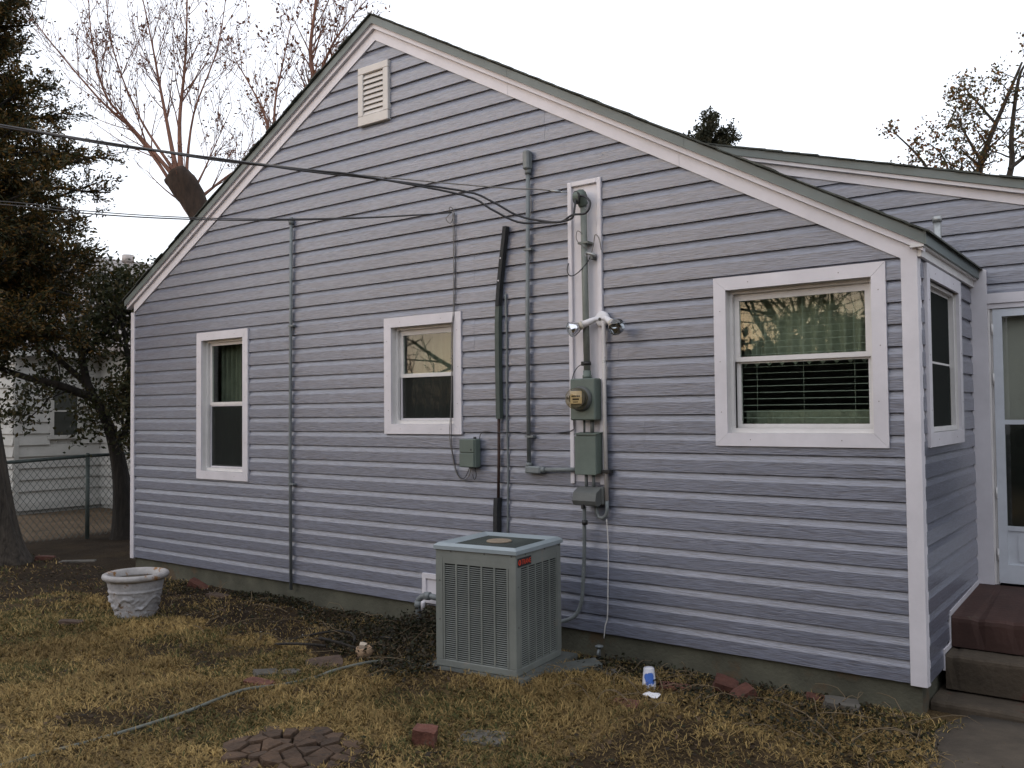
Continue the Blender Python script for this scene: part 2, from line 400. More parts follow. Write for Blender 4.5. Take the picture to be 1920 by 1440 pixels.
RX, RZ, MR_, ML_ = -4.29, 4.77, 0.562, 0.549     # underside line of the gable trim
def Fline(x): return RZ-(MR_*(x-RX) if x > RX else ML_*(RX-x))
WIN = {'tall': (-6.89, -6.05, 0.905, 2.393), 'small': (-4.20, -3.352, 1.378, 2.352), 'big': (-1.222, -0.165, 1.32, 2.398)}
CW = 0.082
def opening(w): return (w[0]+CW-.006, w[1]-CW+.006, w[2]+CW-.006, w[3]-CW+.006)
SIDEWIN = (0.105, 1.135, 1.322, 2.388)

def profile(z):
    return [(-0.001, z), (0.0175, z), (0.0162, z+0.080), (0.0030, z+0.115), (-0.001, z+CRS)]

def clipz(pr, za, zb):
    out = []
    for (a, b) in zip(pr[:-1], pr[1:]):
        (o0, z0), (o1, z1) = a, b
        if z1 < za or z0 > zb: continue
        if z1-z0 < 1e-6:
            if za <= z0 <= zb: out += [a, b]
            continue
        lo = max(z0, za); hi = min(z1, zb)
        f = lambda z: o0+(o1-o0)*(z-z0)/(z1-z0)
        out += [(f(lo), lo), (f(hi), hi)]
    res = []
    for p in out:
        if not res or abs(p[0]-res[-1][0])+abs(p[1]-res[-1][1]) > 1e-6: res.append(p)
    return res

def siding(parent, mp, xl, xr, ztop, openings, mat_, z0=0.0, zoff=0.0, nmax=60, joints=None):
    """one object per course; xl / xr give the ends at height z; openings are cut out"""
    for i in range(nmax):
        z = zoff+i*CRS
        if z >= ztop: break
        cuts = sorted(set([-99, 99]+[e for o in openings if o[3] > z and o[2] < z+CRS for e in (o[0], o[1])]+(joints[i//2] if joints else [])))
        for a, b in zip(cuts[:-1], cuts[1:]):
            lap = 0.0013 if joints and sum(1 for q in joints[i//2] if q <= a) % 2 else 0.0     # panels overlap at staggered joints
            zr = [(max(z, z0), min(z+CRS, ztop))]
            for o in openings:
                if o[0] < (a+b)/2 < o[1] and o[3] > z and o[2] < z+CRS:
                    nz = []
                    for (p, q) in zr:
                        if o[2] > p: nz.append((p, min(q, o[2])))
                        if o[3] < q: nz.append((max(p, o[3]), q))
                    zr = nz
            for (p, q) in zr:
                if q-p < 0.002: continue
                pf = clipz(profile(z), p, q)
                L = []; Rr = []
                for (w, zz) in pf:
                    l = max(a, xl(zz)); r_ = min(b, xr(zz))
                    if r_ < l: l = r_ = (l+r_)/2
                    L.append(mp(l, zz, w+lap)); Rr.append(mp(r_, zz, w+lap))
                if max((Vector(x)-Vector(y)).length for x, y in zip(L, Rr)) < 0.01: continue
                n = len(pf); mb = MB()
                # closed prism: front faces, back sheet, ends
                mb.add(L+Rr, [(k, k+n, k+n+1, k+1) for k in range(n-1)]+[(0, n-1, 2*n-1, n), tuple(range(n)), tuple(range(2*n-1, n-1, -1))])
                mb.build('siding_board', mat_, parent)

def wall_slab(name, mp, xs, zs, openings, w0, w1, parent, mat_, clip=None):
    mb = MB()
    xs = sorted(set(xs+[e for o in openings for e in o[:2]])); zs = sorted(set(zs+[e for o in openings for e in o[2:]]))
    for xa, xb in zip(xs[:-1], xs[1:]):
        for za, zb in zip(zs[:-1], zs[1:]):
            cx, cz = (xa+xb)/2, (za+zb)/2
            if any(o[0] < cx < o[1] and o[2] < cz < o[3] for o in openings): continue
            mb.prism([(xa, za), (xb, za), (xb, zb), (xa, zb)], mp, w0, w1)
    return mb.build(name, mat_, parent)

# front wall: sheathing up to the eaves and the gable above it
fo = [opening(w) for w in WIN.values()]
fwall = MB()
xs = sorted(set([-8.12, -0.012]+[e for o in fo for e in o[:2]])); zs = sorted(set([0.0, 2.40]+[e for o in fo for e in o[2:]]))
for xa, xb in zip(xs[:-1], xs[1:]):
    for za, zb in zip(zs[:-1], zs[1:]):
        cx, cz = (xa+xb)/2, (za+zb)/2
        if not any(o[0] < cx < o[1] and o[2] < cz < o[3] for o in fo):
            fwall.prism([(xa, za), (xb, za), (xb, zb), (xa, zb)], FR, -0.11, -0.008)
fwall.prism([(-8.12, 2.40), (-0.012, 2.40), (-0.012, Fline(-0.012)+.08), (RX, RZ+.08), (-8.12, Fline(-8.12)+.08)], FR, -0.11, -0.008)
fwall = fwall.build('front_wall', m_wallback, house)
rj = random.Random(4); JN = [[x for x in (-8.1+rj.uniform(1.2, 3.2)+3.5*q for q in range(3)) if x < -0.4 and not any(o[0]-.12 < x < o[1]+.12 for o in fo) and not -2.45 < x < -1.95] for _ in range(30)]
siding(fwall, FR, lambda z: max(-8.10, RX-(RZ+.02-z)/ML_) if z > 2.5 else -8.10,
       lambda z: min(-0.035, RX+(RZ+.02-z)/MR_) if z > 2.3 else -0.035, RZ, fo+[(-2.315, -2.075, 1.05, 3.185)], m_siding, joints=JN)
# side return wall
so = (SIDEWIN[0]+CW-.006, SIDEWIN[1]-CW+.006, SIDEWIN[2]+CW-.006, SIDEWIN[3]-CW+.006)
swall = wall_slab('side_wall', SD, [0.0, 1.64], [0.0, 2.46], [so], -0.12, -0.012, house, m_wallback)
siding(swall, lambda u, v, w: (w-0.004, u, v), lambda z: 0.02, lambda z: 1.62 if z > 0.30 else (0.585 if z > 0.10 else 0.395), 2.42, [so], m_siding, zoff=0.007)
# entry wall
MX0, MZ0, MM = -1.289, 3.435, 0.295
def Mline(x): return MZ0-MM*(x-MX0)
DOOR = (0.125, 1.02, 0.31, 2.262)
eo = [(DOOR[0], DOOR[1], -1.0, DOOR[3])]
ew = MB()
ew.prism([(0.0, G), (DOOR[0], G), (DOOR[0], DOOR[3]), (0.0, DOOR[3])], EN, -0.12, -0.008)
ew.prism([(DOOR[1], G), (8.0, G), (8.0, Mline(8.0)+.2), (8.0, DOOR[3]), (DOOR[1], DOOR[3])][:2]+[(8.0, 0.9), (DOOR[1], DOOR[3])], EN, -0.12, -0.008)
ew.prism([(-3.0, 2.2), (0.0, DOOR[3]), (DOOR[1], DOOR[3]), (4.0, Mline(4.0)+.05), (-3.0, Mline(-3.0)+.05)], EN, -0.12, -0.008)
ew = ew.build('entry_wall', m_wallback, house)
siding(ew, EN, lambda z: -2.2 if z > 2.5 else 0.09, lambda z: min(4.0, MX0+(MZ0+.02-z)/MM), 3.75, [(0.06, 1.10, -1, 2.335)], m_siding, zoff=0.01)
# hidden outer shell so that the rooms are dark and shadows are right
mb = MB()
mb.box(-8.12, -8.0, 0.115, 9.0, G, 2.55); mb.box(-8.0, 8.0, 8.9, 9.0, G, 3.2); mb.box(7.9, 8.0, 1.78, 8.9, G, 1.0)
mb.box(-8.0, -0.14, 0.115, 8.9, -0.06, 0.0); mb.box(-0.14, 7.9, 1.78, 8.9, -0.06, 0.3)
mb.build('outer_shell', m_siding, house)
mb = MB(); mb.box(-8.0, -0.14, 2.6, 2.7, 0.0, 2.5); mb.box(-8.0, -0.13, 0.116, 2.6, 2.46, 2.52); mb.box(-5.3, -5.25, .116, 2.6, 0, 2.46); mb.box(-2.5, -2.45, .116, 2.6, 0, 2.46)
mb.build('room_partition', m_room, house)
# foundation, stepped a little behind the siding
mb = MB(); mb.box(-8.08, -0.03, 0.012, 0.25, G-0.25, -0.006); mb.box(-0.28, -0.031, 0.25, 1.65, G-0.25, -0.006)
mb.build('foundation', m_found, house)

# corner posts
mb = MB(); mb.cbox(-0.082, 0.008, -0.027, 0.004, -0.012, 2.455, 0.003)
mb.cbox(-0.022, 0.012, 0.0045, 0.042, -0.012, 2.43, 0.003); mb.build('corner_post', m_white, house)
mb = MB(); mb.cbox(-8.135, -8.068, -0.026, 0.03, -0.016, 2.70, 0.003); mb.build('corner_post', m_white, house)
mb = MB(); mb.prism([(0.0, 0.31), (0.112, 0.31), (0.112, 2.262), (0.112, 2.52), (0.05, 2.55), (0.0, 2.43)], EN, 0.005, 0.035)
mb.build('corner_post', m_white, house)
mb = MB(); mb.prism([(0.1125, 2.282), (1.2, 2.282), (1.2, 2.352), (0.1125, 2.352)], EN, 0.005, 0.034)
mb.prism([(0.1125, 2.246), (1.12, 2.246), (1.12, 2.2815), (0.1125, 2.2815)], EN, 0.004, 0.022); mb.build('door_header', m_white, house)
mb = MB()
for (ya, yb, za, zb) in ((0.592, 1.61, 0.272, 0.318), (0.582, 0.596, 0.10, 0.285), (0.398, 0.592, 0.085, 0.112), (0.394, 0.401, -0.01, 0.11)):
    if ya == 0.592: mb.prism([(0.592, 0.27), (1.612, 0.305), (1.612, 0.338), (0.592, 0.303)], SD, 0.008, 0.016)
    else: mb.box(0.006, 0.018, ya, yb, za, zb)
mb.build('step_flashing', m_white, house)

# gable trim: frieze board, rake trim, drip edge on both slopes; the right slope ends past the corner
def rake(side, name, a, b, w0, w1, mat_, x_end, x_in=RX, mp=FR, line=Fline, segs=1):
    out = []
    for k in range(segs):
        t0, t1 = k/segs, (k+1)/segs
        xa = x_in+(x_end-x_in)*t0; xb = x_in+(x_end-x_in)*t1
        g = 0.0015 if segs > 1 else 0
        sg = 1 if xb > xa else -1
        mb = MB(); xa2 = xa+sg*g*(k > 0)
        mb.prism([(xa2, line(xa2)+a), (xb, line(xb)+a), (xb, line(xb)+b), (xa2, line(xa2)+b)], mp, w0, w1)
        out.append(mb.build(name, mat_, house))
    return out
for xe, sg in ((-0.03, 3), (-8.07, 3)):
    rake(0, 'frieze_board', 0.0, 0.094, -0.005, 0.028, m_white, xe, segs=sg)
for xe in (0.045, -8.17):
    rake(0, 'rake_trim', 0.096, 0.134, -0.005, 0.055, m_white, xe, segs=2)
    rake(0, 'soffit_board', 0.1345, 0.15, -0.005, 0.070, m_white, xe)
    rake(0, 'drip_edge', 0.1355, 0.200, 0.0705, 0.076, m_green, xe+(0.012 if xe > 0 else -0.012), segs=3)
def shingles(root, xa, xb, line, lift, y0, y1, step, seed):
    rr = random.Random(seed)
    n = int(abs(xb-xa)/step); sg = 1 if xb > xa else -1
    for k in range(n+1):
        x0 = xa+sg*k*step; x1 = x0+sg*step*1.12
        if k == n: x1 = xb+sg*0.015
        th = 0.010+rr.uniform(-.002, .003); dl = rr.uniform(-0.004, 0.008)
        mb = MB()
        ya = y0-rr.uniform(0.0, 0.018)
        def zz(x): return line(x)+lift
        # each course lies on the next lower one, its butt edge lifted
        z00 = zz(x0)+0.001; z01 = zz(x1)+0.004+dl*0.4
        P = [(x0, ya, z00), (x1, ya, z01), (x1, y1, z01), (x0, y1, z00)]
        Q = [(p[0], p[1], p[2]+th) for p in P]
        mb.add(P+Q, [(3,2,1,0),(4,5,6,7),(0,1,5,4),(1,2,6,5),(2,3,7,6),(3,0,4,7)])
        mb.build('shingle_course', m_shingle, root)
mb = MB()
for xe in (0.05, -8.18):
    mb.prism([(RX, RZ+.15), (xe, Fline(xe)+.15), (xe, Fline(xe)+.208), (RX, RZ+.208)], FR, -9.0, 0.069)
roof = mb.build('roof', m_shingle, house)
shingles(roof, RX, 0.075, Fline, 0.208, -0.088, 9.0, 0.125, 3); shingles(roof, RX, -8.20, Fline, 0.208, -0.088, 9.0, 0.125, 4)
# eave on the short side
mb = MB(); mb.box(0.009, 0.03, -0.0265, 1.64, 2.405, 2.452); mb.box(-0.02, 0.052, -0.0703, 1.645, 2.4525, 2.4755); mb.build('eave_moulding', m_white_old, house)
mb = MB(); mb.box(0.0525, 0.066, -0.074, 1.66, 2.462, 2.545); mb.build('drip_edge', m_green, house)
# main roof behind
for nm, a, b, w0, w1, mm, sg in (('frieze_board', 0, .072, -.005, .028, m_white, 2), ('rake_trim', .074, .103, -.005, .07, m_white, 2), ('drip_edge', .104, .165, .071, .085, m_green, 2)):
    rake(0, nm, a, b, w0, w1, mm, 4.2, x_in=-2.6, mp=EN, line=Mline, segs=sg)
mb = MB(); mb.prism([(-4.3, Mline(-4.3)+.104), (4.2, Mline(4.2)+.104), (4.2, Mline(4.2)+.165), (-4.3, Mline(-4.3)+.165)], EN, -7.3, 0.070)
roof2 = mb.build('rear_roof', m_shingle, house)
shingles(roof2, -3.0, 4.3, Mline, 0.165, 1.55, 9.0, 0.14, 5)
mb = MB(); mb.tube([(-0.14, 1.32, 2.45), (-0.14, 1.32, 2.85)], 0.026, 14); mb.tube([(-0.14, 1.32, 2.845), (-0.142, 1.32, 2.885)], 0.031, 14)
mb.build('vent_pipe', m_galv, roof)

# gable vent
v0 = (-4.49, -4.125, 4.048, 4.560)
mb = MB(); fwid = 0.062
for (a, b, c, d) in ((v0[0], v0[1], v0[3]-fwid, v0[3]), (v0[0], v0[1], v0[2], v0[2]+fwid+.02), (v0[0], v0[0]+fwid, v0[2]+fwid+.02, v0[3]-fwid), (v0[1]-fwid, v0[1], v0[2]+fwid+.02, v0[3]-fwid)):
    mb.cbox(a+.0005, b-.0005, -0.045, 0.0, c+.0005, d-.0005, 0.004)
m_cream = mat('cream_vinyl', (0.60, 0.57, 0.54), 0.5, 0.05, 5)
vent = mb.build('gable_vent', m_cream, house)
mb = MB(); mb.box(v0[0]+fwid, v0[1]-fwid, -0.016, -0.012, v0[2]+fwid+.02, v0[3]-fwid); mb.build('vent_backing', m_black, vent)
nz = 8; za = v0[2]+fwid+.025; zb = v0[3]-fwid
for k in range(nz):
    z = za+(zb-za)*k/nz; h = (zb-za)/nz
    mb = MB(); mb.prism([(-0.040, z), (-0.036, z-0.004), (-0.018, z+h*0.80), (-0.022, z+h*0.86)], lambda u, v, w: (w, u, v), v0[0]+fwid+.001, v0[1]-fwid-.001)
    mb.build('slat', m_cream, vent)

m_nail = mat('dull_nail', (0.22, 0.18, 0.16), 0.6)
# windows -----------------------------------------------------------
def window(mp, rect, up_rect, lo_rect, dep=0.07, screen_lo=True, screen_up=False, label=None, full_screen=False):
    x0, x1, z0, z1 = rect; c = CW; g = 0.0008
    mb = MB()
    for poly in ([(x0, z0), (x1, z0), (x1-c, z0+c), (x0+c, z0+c)], [(x0, z1), (x0+c, z1-c), (x1-c, z1-c), (x1, z1)],
                 [(x0, z0+g*2), (x0+c-g, z0+c+g), (x0+c-g, z1-c-g), (x0, z1-g*2)], [(x1, z0+g*2), (x1, z1-g*2), (x1-c+g, z1-c-g), (x1-c+g, z0+c+g)]):
        mb.prism(poly, mp, -0.005, 0.030 if poly[0][1] in (z0, z1) and abs(poly[0][0]-x0) < 1e-9 and poly[1][0] != x0+c-g else 0.0295)
    win = mb.build('window', m_white, house)
    nl = MB(); rn = random.Random(int(abs(x0)*1000))
    for (u, v) in [(x0+c/2+rn.uniform(-.01, .01), z0+(z1-z0)*t) for t in (.2, .5, .8)]+[(x1-c/2+rn.uniform(-.01, .01), z0+(z1-z0)*t) for t in (.25, .55, .85)]+[(x0+(x1-x0)*t, zz) for t in (.22, .75) for zz in (z0+c/2, z1-c/2)]:
        nl.lathe([(0.0035, 0), (0.003, 0.0012)], mp(u, v, 0.0302), ax=Vector(mp(0, 0, 1))-Vector(mp(0, 0, 0)), seg=6)
    nl.build('nail_heads', m_nail, win)['kind'] = 'stuff'
    if label: win['label'] = label
    a, b, d, e = x0+c, x1-c, z0+c, z1-c
    mb = MB(); t = 0.014                                                  # reveal
    mb.prism([(a-t, d-t), (b+t, d-t), (b+t, d), (a-t, d)], mp, -dep-.03, 0.012); mb.prism([(a-t, e), (b+t, e), (b+t, e+t), (a-t, e+t)], mp, -dep-.03, 0.012)
    mb.prism([(a-t, d), (a, d), (a, e), (a-t, e)], mp, -dep-.03, 0.012); mb.prism([(b, d), (b+t, d), (b+t, e), (b, e)], mp, -dep-.03, 0.012)
    mb.build('jamb', m_white_old, win)
    def ring(nm, o, i, w0, w1, m_):
        mb = MB()
        mb.prism([(o[0], o[2]), (o[1], o[2]), (o[1], i[2]), (o[0], i[2])], mp, w0, w1); mb.prism([(o[0], i[3]), (o[1], i[3]), (o[1], o[3]), (o[0], o[3])], mp, w0, w1)
        mb.prism([(o[0], i[2]), (i[0], i[2]), (i[0], i[3]), (o[0], i[3])], mp, w0, w1); mb.prism([(i[1], i[2]), (o[1], i[2]), (o[1], i[3]), (i[1], i[3])], mp, w0, w1)
        return mb.build(nm, m_, win)
    ring('frame', (a+.0006, b-.0006, d+.0006, e-.0006), (a+.022, b-.022, d+.030, e-.022), -dep+0.012, -dep+0.040, m_white_old)
    ux0, ux1, uz0, uz1 = up_rect; lx0, lx1, lz0, lz1 = lo_rect
    ring('sash', (a+.0225, b-.0225, uz0-.030, e-.0225), up_rect, -dep-.012, -dep+.011, m_white_old)
    ring('sash', (a+.0225, b-.0225, d+.0305, lz1+.028), lo_rect, -dep-.037, -dep-.0125, m_white_old)
    mb = MB(); mb.prism([(ux0-.004, uz0-.004), (ux1+.004, uz0-.004), (ux1+.004, uz1+.004), (ux0-.004, uz1+.004)], mp, -dep-.002, -dep+.001); mb.build('pane', m_glass, win)
    mb = MB(); mb.prism([(lx0-.004, lz0-.004), (lx1+.004, lz0-.004), (lx1+.004, lz1+.004), (lx0-.004, lz1+.004)], mp, -dep-.026, -dep-.023); mb.build('pane', m_glass, win)
    if screen_lo:
        o = (a+.023, b-.023, d+.031, lz1+.012)
        ring('screen_frame', o, (o[0]+.016, o[1]-.016, o[2]+.016, o[3]-.012), -dep-.011, -dep+.006, m_white)
        mb = MB(); mb.prism([(o[0]+.008, o[2]+.008), (o[1]-.008, o[2]+.008), (o[1]-.008, o[3]-.006), (o[0]+.008, o[3]-.006)], mp, -dep-.004, -dep-.003); mb.build('insect_screen', m_screen, win)
    if full_screen:
        for q, rc in enumerate((up_rect, lo_rect)):
            mb = MB(); mb.prism([(rc[0]-.01, rc[2]-.01), (rc[1]+.01, rc[2]-.01), (rc[1]+.01, rc[3]+.01), (rc[0]-.01, rc[3]+.01)], mp, -dep+.0115, -dep+.0118); mb.build('insect_screen', m_screen2, win)
    return win
window(FR, WIN['tall'], (-6.752, -6.185, 1.682, 2.258), (-6.760, -6.178, 1.045, 1.640), label='tall narrow double-hung window with dark panes')
window(FR, WIN['small'], (-4.060, -3.490, 1.879, 2.205), (-4.068, -3.484, 1.500, 1.856), label='small square window reflecting the yellow evening sky')
window(FR, WIN['big'], (-1.085, -0.305, 1.888, 2.250), (-1.090, -0.298, 1.458, 1.846), screen_lo=False, label='wide double-hung window with blinds behind the glass')
window(SD, SIDEWIN, (0.235, 1.005, 1.845, 2.255), (0.235, 1.005, 1.440, 1.812), screen_lo=False, full_screen=True, dep=0.042, label='side window with black insect screens round the corner')
m_latch = mat('dark_latch', (0.05, 0.04, 0.035), 0.6)
# storm door ---------------------------------------------------------
dx0, dx1, dz0, dz1 = 0.141, 1.005, 0.325, 2.240
def ringE(nm, o, i, w0, w1, m_, parent):
    mb = MB()
    mb.prism([(o[0], o[2]), (o[1], o[2]), (o[1], i[2]), (o[0], i[2])], EN, w0, w1); mb.prism([(o[0], i[3]), (o[1], i[3]), (o[1], o[3]), (o[0], o[3])], EN, w0, w1)
    mb.prism([(o[0], i[2]), (i[0], i[2]), (i[0], i[3]), (o[0], i[3])], EN, w0, w1); mb.prism([(i[1], i[2]), (o[1], i[2]), (o[1], i[3]), (i[1], i[3])], EN, w0, w1)
    return mb.build(nm, m_, parent)
m_door = mat('white_door_enamel', (0.60, 0.63, 0.68), 0.4, 0.08, 6, 0.05, 60)
door = ringE('storm_door', (dx0, dx1, dz0, dz1), (0.198, 0.948, 0.455, 2.188), -0.02, 0.012, m_door, house)
door['label'] = 'white aluminium storm door with two glass panes'
mb = MB(); mb.prism([(0.1985, 1.430), (0.9475, 1.430), (0.9475, 1.462), (0.1985, 1.462)], EN, -0.016, 0.010); mb.build('cross_rail', m_door, door); mb = MB(); mb.prism([(0.1985, 0.690), (0.9475, 0.690), (0.9475, 0.722), (0.1985, 0.722)], EN, -0.016, 0.010); mb.build('cross_rail', m_door, door)
mb = MB(); mb.prism([(0.1985, 0.4555), (0.9475, 0.4555), (0.9475, 0.6895), (0.1985, 0.6895)], EN, -0.012, 0.0)
mb.prism([(0.26, 0.49), (0.27, 0.478), (0.88, 0.478), (0.89, 0.49), (0.89, 0.655), (0.88, 0.667), (0.27, 0.667), (0.26, 0.655)], EN, 0.0005, 0.006); mb.build('kick_panel', m_door, door)
mb = MB(); mb.prism([(0.1985, 1.4625), (0.9475, 1.4625), (0.9475, 2.1875), (0.1985, 2.1875)], EN, -0.008, -0.004); mb.build('pane', m_glass_d, door)
mb = MB(); mb.prism([(0.1985, 0.7225), (0.9475, 0.7225), (0.9475, 1.4295), (0.1985, 1.4295)], EN, -0.008, -0.004); mb.build('pane', m_glass_d, door)
mb = MB(); mb.prism([(0.1985, 0.7225), (0.9475, 0.7225), (0.9475, 1.4295), (0.1985, 1.4295)], EN, -0.012, -0.011); mb.build('insect_screen', m_screen, door)
for z in (2.10, 1.75, 0.95, 0.52):
    mb = MB(); mb.tube([EN(0.1375, z-.04, 0.016), EN(0.1375, z+.04, 0.016)], 0.006, 8); mb.build('hinge', m_white_old, door)
mb = MB(); mb.prism([(0.1125, 0.3105), (0.1245, 0.3105), (0.1245, 2.2455), (0.1125, 2.2455)], EN, -0.06, 0.014); mb.prism([(0.1255, 0.3105), (0.1405, 0.3105), (0.1405, 2.2455), (0.1255, 2.2455)], EN, -0.08, -0.004); mb.build('door_jamb', m_white_old, house)
m_inner = mat('cream_inner_door', (0.78, 0.75, 0.70), 0.6, 0.08, 4)
mb = MB(); mb.prism([(0.126, 0.31), (1.02, 0.31), (1.02, 2.26), (0.126, 2.26)], EN, -0.115, -0.085); mb.prism([(0.30, 1.5), (0.85, 1.5), (0.85, 2.1), (0.30, 2.1)], EN, -0.0845, -0.078); mb.build('inner_door', m_inner, house)

# mast mounting board, recessed panel with a raised white rim
mb = MB(); bx0, bx1, bz0, bz1 = -2.335, -2.055, 1.035, 3.205
for (a, b, c, d) in ((bx0, bx0+.034, bz0, bz1), (bx1-.034, bx1, bz0, bz1), (bx0+.0345, bx1-.0345, bz1-.034, bz1)):
    mb.cbox(a, b, -0.034, 0.0, c, d, 0.003)
mb.box(bx0+.0345, bx1-.0345, -0.012, 0.0, bz0, bz1-.0345)
mb.build('mast_board', m_white, house)
mb = MB()
for (a, b, c, d) in ((-3.775, -3.735, 0.02, 0.255), (-3.735, -3.46, 0.215, 0.255), (-3.735, -3.46, 0.02, 0.06), (-3.50, -3.46, 0.06, 0.215)): mb.box(a+.0003, b-.0003, -0.036, 0.0, c+.0003, d-.0003)
mb.box(-3.735, -3.50, -0.022, 0.0, 0.0605, 0.2145)
mb.build('access_panel', m_white, house)

# ------------------------------------------------------------------ blinds and curtains inside
def wpt(P): return P
m_slat = mat('blind_slat', (0.42, 0.45, 0.41), 0.5, 0.05, 4)
bl = thing('window_blind', (-0.695, 0.16, 1.43), 'pale horizontal slat blind hanging behind the wide front window', 'blind')
for k in range(21):
    z = 1.455+k*0.041
    mb = MB(); mb.prism([(0.130, z-.0022), (0.153, z+.0015), (0.1532, z+.0023), (0.130, z-.0014)], lambda u, v, w: (w, u, v), -1.10, -0.29); mb.build('slat', m_slat, bl)
mb = MB(); mb.box(-1.10, -0.29, 0.128, 0.156, 2.31, 2.34); mb.build('head_rail', m_slat, bl)
for x in (-1.0, -0.70, -0.39):
    mb = MB(); mb.tube([(x, 0.129, 1.44), (x, 0.129, 2.31)], 0.0015, 5); mb.build('ladder_cord', m_slat, bl)
def curtain(x0, x1, z0, z1, y, amp, waves, m_, label, scallop=0.0):
    n = 80; vs_ = []; fs = []
    for i in range(n+1):
        t = i/n; x = x0+(x1-x0)*t; yy = y+amp*math.sin(t*waves*2*math.pi)+amp*0.4*math.sin(t*waves*5.3+1)
        zb = z0+scallop*abs(math.sin(t*waves*math.pi))
        vs_ += [(x, yy, zb), (x, yy, z1)]
    fs = [(2*i, 2*i+2, 2*i+3, 2*i+1) for i in range(n)]
    m0 = len(vs_); vs_ += [(p[0], p[1]+.002, p[2]) for p in vs_]
    fs += [(m0+2*i+1, m0+2*i+3, m0+2*i+2, m0+2*i) for i in range(n)]
    mb = MB(); mb.add(vs_, fs, True); o = mb.build('curtain', m_, base=((x0+x1)/2, y, z0)); tag(o, label, 'curtain')
m_curt = mat('dark_green_curtain', (0.13, 0.14, 0.115), 0.9, 0.2, 8); m_lace = mat('pale_lace', (0.40, 0.42, 0.35), 0.9, 0.15, 30)
curtain(-6.80, -6.14, 1.02, 2.31, 0.20, 0.018, 9, m_curt, 'dark pleated curtain behind the tall narrow window')
curtain(-1.12, -0.27, 1.83, 2.32, 0.22, 0.02, 10, m_lace, 'pale scalloped lace valance behind the wide window blind', 0.05)
curtain(-1.12, -0.27, 1.40, 1.545, 0.24, 0.008, 8, m_lace, 'short pale cafe curtain low in the wide front window')
curtain(-4.09, -3.46, 1.45, 2.27, 0.20, 0.015, 7, m_curt, 'dark curtain behind the small square window')

# ------------------------------------------------------------------ electric service on the wall
def at_front(x, z, out): return (x, -out, z)
# old conduit left
mb = MB(); mb.tube([(-5.395, -0.040, -0.06), (-5.405, -0.040, 1.2), (-5.395, -0.040, 2.3), (-5.385, -0.040, 3.34)], 0.0145, 12)
o = thing('conduit', (-5.40, -0.03, -0.06), 'long grey conduit pipe climbing the siding by the tall window', 'conduit'); pipe1 = mb.build('pipe', m_conduit, o)
mb = MB(); mb.lathe([(0.021, -0.03), (0.026, -0.01), (0.026, 0.02), (0.018, 0.035)], (-5.385, -0.040, 3.345), seg=14); mb.build('end_cap', m_conduit, o)
for z in (0.9, 2.36):
    mb = MB(); mb.box(-5.415, -5.345, -0.059, -0.0225, z, z+.016); mb.build('strap', m_conduit, o)
# conduit with elbow to the breaker box
o = thing('conduit', (-2.68, -0.03, 1.1), 'grey conduit with a box elbow beside the white mast board', 'conduit')
mb = MB(); mb.tube([(-2.690, -0.045, 1.15), (-2.692, -0.045, 2.2), (-2.672, -0.045, 3.36)], 0.0155, 12); mb.build('pipe', m_conduit, o)
mb = MB(); mb.cbox(-2.700, -2.645, -0.085, -0.018, 3.355, 3.50, 0.012); mb.lathe([(0.024, 0), (0.024, 0.03), (0.02, 0.035)], (-2.672, -0.045, 3.325), seg=12); mb.build('conduit_body', m_conduit, o)
mb = MB(); mb.cbox(-2.712, -2.575, -0.075, -0.018, 1.095, 1.150, 0.010); mb.lathe([(0.024, 0), (0.024, 0.03)], (-2.690, -0.045, 1.145), seg=12); mb.lathe([(0.023, 0), (0.023, 0.035)], (-2.580, -0.045, 1.125), ax=(1, 0, 0), seg=12); mb.build('conduit_body', m_conduit, o)
mb = MB(); mb.tube([(-2.55, -0.045, 1.126), (-2.26, -0.050, 1.135)], 0.0165, 12); mb.build('pipe', m_conduit, o)
for z in (1.36, 2.75):
    mb = MB(); mb.box(-2.712, -2.640, -0.0635, -0.0225, z, z+.015); mb.build('strap', m_conduit, o)
# service mast with weatherhead
mast = thing('service_mast', (-2.19, -0.05, 1.8), 'grey service mast pipe with weatherhead in front of white board', 'mast')
m_mast = mat('weathered_mast', (0.17, 0.185, 0.165), 0.55, 0.25, 8, 0.15, 50, spots=(10, 0.60, (0.40, 0.39, 0.38)))
mb = MB(); mb.tube([(-2.168, -0.058, 1.78), (-2.176, -0.058, 2.4), (-2.182, -0.058, 3.04)], 0.0235, 14); mb.build('pipe', m_mast, mast)
mb = MB(); mb.lathe([(0.03, -0.05), (0.036, -0.045), (0.036, -0.02), (0.05, 0.0), (0.052, 0.035), (0.040, 0.06), (0.015, 0.07)], (-2.190, -0.075, 3.055), ax=(-0.25, -0.35, 0.9), seg=18); mb.build('weatherhead', m_elec, mast)
mb = MB(); mb.lathe([(0.047, 0.0), (0.047, 0.012)], (-2.205, -0.105, 3.065), ax=(-0.45, -0.85, -0.12), seg=18); mb.build('cable_gland', m_black, mast)
mb = MB(); mb.box(-2.218, -2.135, -0.084, -0.014, 2.737, 2.752); mb.build('strap', m_mast, mast)

mb = MB(); mb.lathe([(0.029, 0), (0.029, 0.025)], (-2.168, -0.058, 1.875), seg=14); mb.cbox(-2.21, -2.19, -0.075, -0.04, 1.872, 1.902, 0.003); mb.build('ground_clamp', m_black, mast)
mb = MB(); mb.lathe([(0.034, 0), (0.034, 0.02), (0.029, 0.025), (0.029, 0.055)], (-2.168, -0.058, 1.782), seg=14); mb.build('hub', m_elec, mast)
